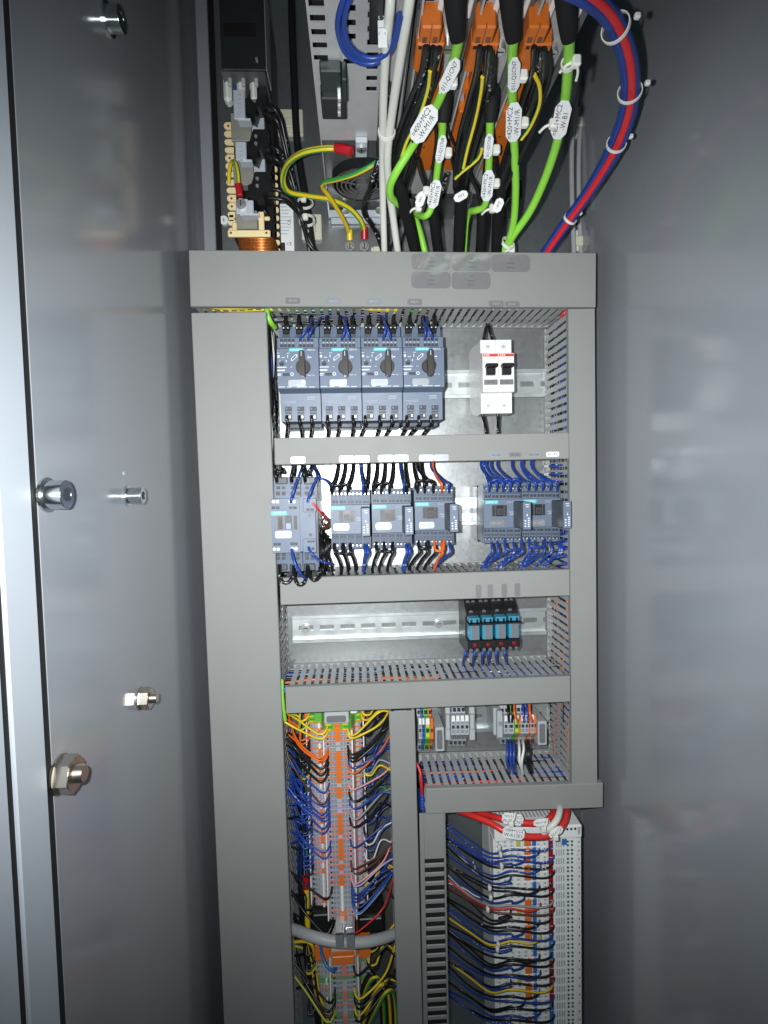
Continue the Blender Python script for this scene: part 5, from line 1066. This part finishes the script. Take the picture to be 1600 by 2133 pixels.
for i in range(24):          # tangle of thin dark cores between plugs and sleeves
    k = i % 3; x0 = (893, 1006, 1118)[k] + tang.uniform(-12, 26); x1 = (834, 905, 958, 1004, 1042)[(i * 2 + k) % 5 if i % 2 else (0, 2, 4)[k]]; y0 = tang.uniform(104, 240); x0 -= (y0 - 100) * .16
    if abs(x1 - x0) > 150: x1 = (836, 958, 1042)[k]
    y1 = tang.uniform(385, 440); l = [(x0, y0), (x0 * .7 + x1 * .3 + tang.uniform(-10, 10), y0 * .66 + y1 * .34), (x0 * .35 + x1 * .65 + tang.uniform(-14, 14), y0 * .33 + y1 * .67), (x1, y1)]
    mb = MB(); mb.tube([P(a, b, dc(b) - 12 + tang.uniform(-5, 5)) for a, b in l], tang.uniform(.0013, .0019), 'w_black', 6); tag(mb.build('motor_core'), '%s thin black core in the tangle under the servo drives' % ordn(i), 'wire', 'thin black cores under the drives')
for i, l in enumerate(([(896, 148), (890, 190), (870, 250), (848, 292), (835, 330)], [(1005, 160), (1002, 190), (990, 250), (974, 310), (965, 350)], [(1113, 155), (1124, 180), (1123, 220), (1104, 265), (1086, 290)], [(1004, 310), (996, 330), (960, 360), (948, 372)])):
    mb = MB(); mb.tube([P(a, b, dc(b) + 2) for a, b in l], .0016, YG, 8); tag(mb.build('earth_core'), 'yellow and green earth core under the %s' % ('left servo drive', 'middle servo drive', 'right servo drive', 'middle drive, short lower piece')[i], 'wire')
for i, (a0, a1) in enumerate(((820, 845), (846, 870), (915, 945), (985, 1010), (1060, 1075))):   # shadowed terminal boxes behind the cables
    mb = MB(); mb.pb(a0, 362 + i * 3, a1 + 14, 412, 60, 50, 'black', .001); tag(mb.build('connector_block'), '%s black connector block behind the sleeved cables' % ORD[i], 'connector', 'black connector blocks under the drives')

# pale cables
for i, (l, r) in enumerate((([(814, -20, 318), (812, 20, 312), (802, 130, 270), (798, 230, 225), (797, 330, 170), (798, 430, 120), (801, 535, 74)], 3.3), ([(855, -20, 318), (850, 20, 310), (834, 120, 275), (815, 250, 214), (807, 330, 176), (812, 400, 138), (820, 460, 108), (830, 535, 74)], 3.6))):
    mb = MB(); mb.tube(pts(l), r * .001, 'cable_white', 14); tag(mb.build('supply_cable'), '%s of two pale cables hanging beside the perforated power supply' % ('left', 'right')[i], 'cable', 'pale supply cables')
c = P(805, 279, 200); mb = MB(); mb.ring(c, P(815, 250, 214) - P(807, 330, 176), .0066, .0076, .0032, 'nylon', 20); tag(mb.build('cable_tie'), 'pale strap binding the two pale cables', 'cable tie')
for i, l in enumerate(([(722, -20, 322), (706, 30, 308), (705, 70, 292), (722, 112, 276), (762, 133, 268), (800, 122, 272), (826, 80, 290), (836, 30, 308)], [(735, -20, 322), (718, 30, 308), (720, 75, 292), (740, 108, 280), (775, 122, 276), (804, 112, 280), (822, 78, 292), (832, 28, 310)], [(728, -20, 318), (714, 40, 302), (716, 80, 288), (732, 112, 274), (770, 128, 268), (802, 118, 270), (820, 90, 284)])):
    wire(l, 2.0, 'b', '%s blue wire of the loop hanging under the power supply' % ORD[i], group='blue loop under the power supply', n=8)

# red and blue bundle sweeping down on the right
base = [(1150, -40, 330), (1215, -12, 325), (1268, 30, 305), (1300, 90, 280), (1314, 160, 250), (1308, 235, 215), (1278, 315, 175), (1228, 398, 130), (1172, 476, 92), (1132, 535, 66)]
offs = [(-6.5, 2, 'b'), (-4.5, -1.5, 'b'), (-3, 3, 'b'), (0, -2.5, 'r'), (1.6, -3.4, 'r'), (2.8, 1.5, 'b'), (5, -1, 'b'), (5.8, 2, 'b'), (.5, 3, 'b'), (3.6, 4, 'k')]
for i, (ox, oy, c) in enumerate(offs):
    l = []
    for q, (a, b, d) in enumerate(base):
        p0 = Vector(base[max(0, q - 1)][:2]); p1 = Vector(base[min(len(base) - 1, q + 1)][:2]); tn = (p1 - p0).normalized(); nv = Vector((-tn.y, tn.x)) * -1
        f = 3.05 * (1140 / (686.6 - d)) / 3.2; sq = .72 if q > 6 else 1.0
        l.append((a + nv.x * ox * f * sq, b + nv.y * ox * f * sq, d - oy))
    wire(l, 2.5 if c == 'r' else 2.1, c, '%s %s wire of the curved bundle at the upper right' % (ORD[i], WN[c]), group='red and blue bundle wires', n=10)
for i, (a, b, d, ax) in enumerate(((1284, 60, 293, P(1268, 30, 305) - P(1300, 90, 280)), (1312, 194, 234, P(1314, 160, 250) - P(1308, 235, 215)), (1283, 302, 183, P(1308, 235, 215) - P(1278, 315, 175)), (1186, 458, 100, P(1228, 398, 130) - P(1172, 476, 92)))):
    c = P(a, b, d); mb = MB(); r = (.0100, .0096, .0088, .0072)[i]; mb.ring(c, ax, r * .92, r * .92 + .0008, .0026, 'nylon', 24); h_ = c + Vector((r + .002, -.006, .004)); mb.box(h_.x - .0022, h_.x + .0022, h_.y - .002, h_.y + .002, h_.z - .002, h_.z + .002, 'nylon', .001); tag(mb.build('cable_tie'), 'clear strap round the red and blue bundle, %s from the top' % ORD[i], 'cable tie')
for i, (l, r) in enumerate((([(1262, -10, 14), (1232, 80, 12), (1205, 180, 10), (1192, 290, 10), (1192, 420, 10), (1196, 535, 10)], 2.9), ([(1278, -10, 10), (1246, 80, 9), (1219, 180, 8), (1207, 290, 8), (1206, 420, 8), (1211, 535, 8)], 2.7))):
    mb = MB(); mb.tube(pts(l), r * .001, 'cable_grey', 10); tag(mb.build('grey_cable'), '%s of two thin grey cables along the right edge of the plate' % ('left', 'right')[i], 'cable', 'thin grey cables')
def mount(x0, y0, x1, y1, label, d=6):
    t = thing('cable_mount', label, 'cable mount', P((x0 + x1) / 2, (y0 + y1) / 2, 0)); mb = MB(); mb.pb(x0, y0, x1, y1, d, d - .5, 'mount_cream', .001); mb.build('base_pad', t)
    mb = MB(); xm, ym = (x0 + x1) / 2, (y0 + y1) / 2; mb.pb(xm - 9, ym - 10, xm + 9, ym + 10, d + 4, 4, 'mount_cream', .001); mb.build('saddle', t)
mount(576, 226, 631, 281, 'cream adhesive cable mount on the plate left of the power supply'); mount(628, 445, 670, 498, 'cream adhesive cable mount just above the top duct, left side')
mount(1201, 220, 1219, 282, 'cream cable mount on the right edge, upper one', 8); mount(1200, 478, 1219, 522, 'cream cable mount on the right edge just above the top duct', 8); mount(773, 514, 800, 530, 'small pale cable mount touching the top duct', 6)

# yellow and green earth leads with lugs
def lug(l, r, c, label, bolt=None):
    t = thing('cable_lug', label, 'cable lug', P(*l[0])); mb = MB(); mb.tube(pts(l), r * .001, c, 14, curve=False); mb.build('sleeve', t)
    if bolt: c_ = P(*bolt); mb = MB(); mb.cyl(c_, c_ + Vector((0, -.003, 0)), .0056, 'steel', 18); mb.cyl(c_ + Vector((0, -.003, 0)), c_ + Vector((0, -.005, 0)), .0045, 'steel', 18, r1=.003); mb.box(c_.x - .0006, c_.x + .0006, c_.y - .0052, c_.y - .0049, c_.z - .003, c_.z + .003, 'void'); mb.build('screw', t)
    return t
def earth(l, r, label): mb = MB(); mb.tube(pts(l), r * .001, YG, 8 if r < 3 else 16, step=.003); return tag(mb.build('earth_lead'), label, 'wire')
earth([(702, 309, 142), (670, 310, 140), (632, 318, 130), (604, 336, 110), (592, 358, 90), (590, 380, 78), (602, 400, 66), (640, 408, 54), (690, 416, 44), (728, 434, 34), (750, 458, 24), (758, 478, 14)], 3.0, 'stout yellow green earth lead arching from red lug to red lug')
earth([(784, 338, 130), (765, 350, 128), (735, 364, 120), (700, 374, 105), (675, 380, 92), (672, 390, 82), (688, 412, 66), (708, 444, 44), (722, 470, 24), (726, 484, 14)], 2.5, 'yellow green earth lead crossing in front of the fan')
lug([(700, 308, 142), (718, 311, 146), (733, 316, 148)], 4.6, 'lug_red', 'red cable lug beside the earth screw of the power supply')
lug([(759, 472, 14), (759, 498, 9)], 4.3, 'lug_red', 'red cable lug above the top duct', (759, 515, 4)); lug([(728, 478, 14), (729, 500, 9)], 3.6, 'lug_yellow', 'yellow cable lug above the top duct', (729, 515, 4))
wire([(788, 335, 150), (782, 352, 146), (774, 380, 130), (768, 400, 110), (757, 425, 80), (760, 448, 60), (775, 470, 40), (790, 500, 24), (800, 535, 14)], 2.6, 'K', 'black cable hanging in front of the fan down to the duct', cat='cable')
for i, l in enumerate(([(830, 450, 30), (828, 480, 30), (818, 505, 30), (808, 535, 30)], [(838, 445, 30), (846, 470, 30), (838, 500, 30), (830, 535, 30)])): wire(l, 1.4, 'k', '%s thin black wire behind the right pale cable' % ORD[i])

# ================================================================ CHOKE AND FILTER at the upper left
t = thing('line_filter', 'dark metal box at the top left with white clamps under it', 'line filter', P(505, 100, 0))
mb = MB(); mb.pb(458, -40, 551, 145, 95, 90, 'dark_metal', .0008); mb.build('case', t)
mb = MB(); mb.pb(551, -40, 553.5, 146, 95.5, 30, 'steel', .0003); mb.build('edge_strip', t)
mb = MB(); mb.pb(466, 47, 533, 75, 95.5, .6, 'black_matte'); mb.build('dark_label', t)
c = P(535, 125, 95); mb = MB(); mb.cyl(c, c + Vector((0, -.002, 0)), .0016, 'steel', 10); mb.build('screw', t)
for k, px in enumerate((472, 500, 527)):
    mb = MB(); mb.pb(px - 8, 148, px + 9, 208, 78, 14, 'nylon', .003); mb.pb(px + 2, 150, px + 10, 176, 84, 5, 'io_grey', .001); mb.build('white_clamp', t)
mb = MB(); mb.pb(486, 150, 493, 186, 72, 4, 'w_blue'); mb.pb(511, 148, 519, 172, 74, 4, 'w_brown'); mb.pb(460, 146, 551, 150, 92, 60, 'drive_side'); mb.build('terminal_row', t)
t = thing('choke', 'three phase choke with cream combs, grey brackets and copper winding', 'choke', P(525, 380, 0))
mb = MB(); mb.pb(484, 235, 575, 500, 40, 38, 'black_matte', .001); mb.build('core', t)
for k, (x0, y0, x1, y1, d) in enumerate(((481, 235, 523, 293, 62), (486, 330, 528, 385, 62), (490, 438, 536, 476, 66))):
    mb = MB(); mb.pb(x0, y0, x1, y1, d, 12, 'bracket_grey', .0006); mb.build('core_bracket', t)
for k, (x0, y0, x1, y1, d) in enumerate(((522, 225, 550, 275, 56), (526, 318, 552, 365, 56))):
    mb = MB(); mb.pb(x0, y0, x1, y1, d, 10, 'bracket_light', .0006); mb.build('side_bracket', t)
for k, (x0, y0, x1, y1, d) in enumerate(((486, 186, 510, 247, 80), (490, 294, 513, 333, 80), (491, 416, 528, 445, 82))):
    mb = MB(); mb.pb(x0, y0, x1, y1, d, 3, 'bracket_light', .0008); mb.pb(x0 + 8, y1 - 2, x1 + 12, y1 + 3, d - 1, 12, 'bracket_light', .0006); br = mb.build('terminal_bracket', t)
    mb = MB()
    if k < 2:
        for j in range(4): mb.pb(x0 + 9, y0 + 10 + j * 9, x0 + 16, y0 + 14 + j * 9, d + .2, .3, 'io_grey')
        mb.build('print', br)
for k, (x0, y0, x1, y1) in enumerate(((510, 184, 556, 246), (514, 274, 560, 334), (518, 362, 566, 425))):
    mb = MB(); zc0, zc1 = P(540, y0, 72).z, P(540, y1, 72).z; xa, xb = P(x0, (y0 + y1) / 2, 72).x, P(x1, (y0 + y1) / 2, 72).x
    mb.prism([(xa + .008, zc0), (xb, zc0), (xb, zc1 + .012), (xb - .010, zc1 + .010), (xa + .010, zc1), (xa, zc1 + .006), (xa, zc0 - .014), (xa + .004, zc0 - .012)], lambda u, v, q: (u, q, v), -.076, -.045, 'black'); tm = mb.build('black_terminal', t)
    for j in range(2): c = P(530 + k * 3, y0 + 10 + j * 15, 76); mb = MB(); mb.cyl(c, c + Vector((0, -.0008, 0)), .0018, 'steel', 10); mb.build('screw', tm)
def tooth(px, py, w_, h_, d, flip, hole):
    mb = MB(); a, b = P(px, py, d).x, P(px + w_, py, d).x; zc = P(px, py, d).z; hh = h_ * .5 / 1.75 * .001; poly = []
    if flip: a, b = b, a; sg = 1
    else: sg = -1
    r = hh
    poly = [(b, zc - hh), (b, zc + hh)] + [(a - sg * r + sg * r * math.sin(R(q)), zc + hh * math.cos(R(q))) for q in range(0, 181, 30)]
    mb.prism(poly, lambda u, v, q: (u, q, v), -d * .001, -(d - 2) * .001, 'cream')
    if hole: c = Vector(((a + b) / 2, -d * .001, zc)); mb.cyl(c, c + Vector((0, -.0003, 0)), .0013, 'brown_window', 8)
    return mb
for k in range(14): tooth(466 + k * .75, 262 + k * 16.8, 19, 13.5 if k % 5 in (0, 4) else 10.5, 58, False, k % 5 in (0, 4)).build('comb_tooth', t)
for k in range(11): tooth(568 + k * .6, 352 + k * 17, 10, 12 if k % 5 == 0 else 10, 40, True, False).build('comb_tooth', t)
mb = MB(); mb.pb(474, 478, 563, 492, 84, 4, 'cream', .001); mb.pb(483, 462, 493, 480, 70, 10, 'cream', .001); mb.pb(538, 440, 550, 478, 74, 3, 'cream', .0008); mb.pb(550, 450, 562, 458, 70, 3, 'cream', .0008); mb.pb(476, 446, 488, 462, 58, 3, 'cream', .0008); mb.build('bobbin_flange', t)
for px in (481, 555): c = P(px, 485, 84); mb = MB(); mb.cyl(c, c + Vector((0, -.0003, 0)), .0013, 'brown_window', 8); mb.build('rivet_hole', t)
mb = MB(); za = P(530, 492, 70).z
for k in range(16):
    zc = za - .0016 * k - .0008; xa, xb = P(492 + k * .3, 500, 66).x, P(574, 500, 66).x
    mb.tube([(xa, -.030, zc), (xa + .002, -.066, zc), (xa + .006, -.070, zc), (xb - .006, -.070, zc), (xb - .002, -.066, zc), (xb, -.030, zc)], .0008, 'copper', 6, curve=False)
mb.build('copper_winding', t)
mb = MB(); mb.pb(498, 414, 516, 443, 84, 1, 'bracket_light', .0005); mb.build('lug_tab', t)
c = P(503, 427, 84); mb = MB(); mb.cyl(c, c + Vector((0, -.003, 0)), .0055, 'steel', 18); mb.cyl(c + Vector((0, -.003, 0)), c + Vector((0, -.0045, 0)), .004, 'steel', 16, r1=.003); mb.box(c.x - .0005, c.x + .0005, c.y - .0047, c.y - .0044, c.z - .003, c.z + .003, 'void'); mb.build('earth_screw', t)
lug([(496, 384, 88), (500, 408, 88)], 3.6, 'lug_red', 'red cable lug on the choke'); earth([(477, 382, 60), (478, 355, 70), (483, 337, 80), (490, 340, 86), (495, 360, 88), (497, 386, 88)], 2.0, 'short yellow green earth loop on the choke')
c = P(466, 458, 3); t = thing('earth_sticker', 'round white earth symbol sticker on the plate beside the choke', 'sticker', c); mb = MB(); mb.cyl(c + Vector((0, .0025, 0)), c, .0052, 'paper', 20); mb.build('disc', t)
mb = MB(); yy_ = c.y - .0002
for w_, dz in ((.003, 0), (.002, -.0009), (.001, -.0018)): mb.box(c.x - w_ / 1.5, c.x + w_ / 1.5, yy_, yy_ + .0001, c.z + dz - .0002, c.z + dz + .0002, 'print_black')
mb.box(c.x - .0003, c.x + .0003, yy_, yy_ + .0001, c.z, c.z + .0026, 'print_black'); mb.build('print', t)
t = thing('rating_label', 'white rating label with small print beside the choke', 'label', P(596, 470, 10)); mb = MB(); mb.pb(580, 424, 612, 528, 12, 11, 'paper', .0004); mb.build('plate', t)
mb = MB()
for k in range(9): mb.pb(583 + (k % 3), 430 + k * 7, 598 + (k * 7) % 11, 431.4 + k * 7, 12.2, .2, 'print_grey')
text(mb, 'CE', P(603, 508, 12.2), .005, 'print_black'); text(mb, 'UL', P(603, 462, 12.2), .006, 'print_black', Vector((0, 0, 1)), Vector((-1, 0, 0))); mb.pb(583, 505, 594, 522, 12.2, .2, 'print_black'); mb.build('print', t)
# black cables on the left
mb = MB(); mb.tube(pts([(607, -20, 14), (609, 80, 14), (613, 180, 14), (617, 270, 14), (624, 340, 18), (634, 400, 22), (642, 450, 24), (648, 500, 24), (652, 535, 24)]), .0042, 'black', 12); tag(mb.build('black_cable'), 'long black cable running down the plate left of the power supply', 'cable')
bk = [[(550, 215, 70), (570, 225, 74), (585, 250, 66), (596, 300, 54), (606, 350, 44), (622, 420, 36), (640, 480, 34), (656, 535, 30)], [(552, 232, 70), (574, 246, 74), (586, 280, 64), (598, 330, 52), (612, 390, 44), (632, 450, 38), (650, 535, 30)], [(556, 302, 70), (576, 310, 74), (594, 335, 64), (608, 370, 54), (618, 410, 46), (636, 470, 40), (660, 535, 32)], [(556, 320, 70), (576, 332, 74), (592, 352, 64), (606, 382, 54), (622, 440, 46), (640, 500, 40), (646, 535, 34)], [(560, 392, 70), (585, 398, 70), (606, 412, 60), (622, 436, 50), (640, 490, 42), (664, 535, 34)], [(560, 412, 70), (588, 416, 70), (610, 432, 60), (628, 456, 50), (644, 510, 44), (676, 535, 36)], [(545, 432, 60), (556, 446, 62), (552, 460, 60), (546, 470, 56)]]
for i, l in enumerate(bk): wire(l, 2.2, 'k' if i % 2 else 'K', '%s black wire from the top leaving the choke terminals' % ORD[i], group='black wires of the choke', n=8)
for i, (a, b) in enumerate(((636, 425), (640, 462))):
    c = P(a, b, 44); mb = MB(); mb.ring(c, (-.1, .2, 1), .0085, .0094, .003, 'nylon', 20); c2 = c + Vector((-.001, -.0098, 0)); mb.box(c2.x - .003, c2.x + .003, c2.y - .003, c2.y + .002, c2.z - .003, c2.z + .004, 'nylon', .001); tag(mb.build('cable_tie'), '%s white strap on the black wires of the choke' % ('upper', 'lower')[i], 'cable tie')

# ================================================================ BOLTS ON THE LEFT WALL
EX = Vector((1, 0, 0))
def hexpts(r): return [(r * math.cos(R(60 * k + 12)), r * math.sin(R(60 * k + 12))) for k in range(6)]
def wallbolt(px, py, kind, r, h, label, wr=1.3, xo=0):
    p = PXp(px, py, XL + xo); t = thing('wall_bolt' if kind == 'cap' else 'wall_nut', label, 'bolt' if kind == 'cap' else 'nut', p); e = .001
    mb = MB(); mb.ring(p, EX, .002, r * wr * e, .0016, 'bolt_zinc' if kind == 'cap' else 'nut_steel', 28); mb.build('washer', t)
    if kind == 'cap':
        mb = MB(); b = p + EX * .0016; hx = h * e; mb.tube([b, b + EX * (hx - .001), b + EX * hx], r * e, 'bolt_zinc', 32, True, False); 
        mb.ring(b + EX * hx, EX, r * .56 * e, r * .93 * e, .0003, 'bolt_zinc', 32); mb.build('head', t)
        mb = MB(); mb.prism(hexpts(r * .50 * e), lambda u, v, q: (b.x + q, b.y + u, b.z + v), hx + .0001, hx + .0002, 'terminal_dark'); mb.build('hex_socket', t)
    else:
        mb = MB(); b = p + EX * .0016; hx = h * e; mb.prism(hexpts(r * e), lambda u, v, q: (b.x + q, b.y + u, b.z + v), 0, hx, 'nut_steel'); mb.ring(b + EX * hx, EX, r * .5 * e, r * .86 * e, .0004, 'nut_steel', 28); mb.build('nut', t)
        mb = MB()
        for k in range(5): mb.cyl(b + EX * (hx + k * .0011), b + EX * (hx + k * .0011 + .0011), r * .48 * e, 'nut_steel', 20, r1=r * .42 * e)
        mb.build('threaded_stud', t)
    return t
wallbolt(96, 1031, 'cap', 8.6, 10.5, 'large zinc socket head bolt on the left wall, beside the frame gap', 1.22)
wallbolt(266, 1033, 'cap', 6.6, 10.5, 'smaller zinc socket head bolt on the left wall', 1.3)
wallbolt(292, 1455, 'nut', 9.0, 7, 'smaller hex nut with stud on the left wall', 1.1)
wallbolt(124, 1613, 'nut', 11.5, 8, 'large hex nut with stud on the left wall beside the gap', 1.05)
wallbolt(224, 40, 'cap', 9.0, 9, 'zinc socket head bolt on the left wall at the top edge', 1.3)
c = PXp(258, 986, XL); mb = MB(); mb.cyl(c, c + EX * .0004, .0016, 'frame_paint', 12); tag(mb.build('plug'), 'tiny round plug on the left wall above the smaller socket bolt', 'plug')

# bright green cable showing between left duct and the rows
wire([(556, 640, 70), (557, 656, 74), (563, 670, 72), (572, 682, 60)], 3.2, 'cable_green', 'bright green cable in the upper left corner of the switch row', cat='cable')
wire([(587, 1415, 78), (588, 1440, 80), (590, 1470, 80), (594, 1500, 76)], 2.2, 'cable_green', 'green cable in the gap between left duct and relay row duct', cat='cable')
wire([(1180, 640, 70), (1176, 652, 76), (1168, 660, 66)], 1.8, 'r', 'short red wire tip in the upper right corner of the switch row')
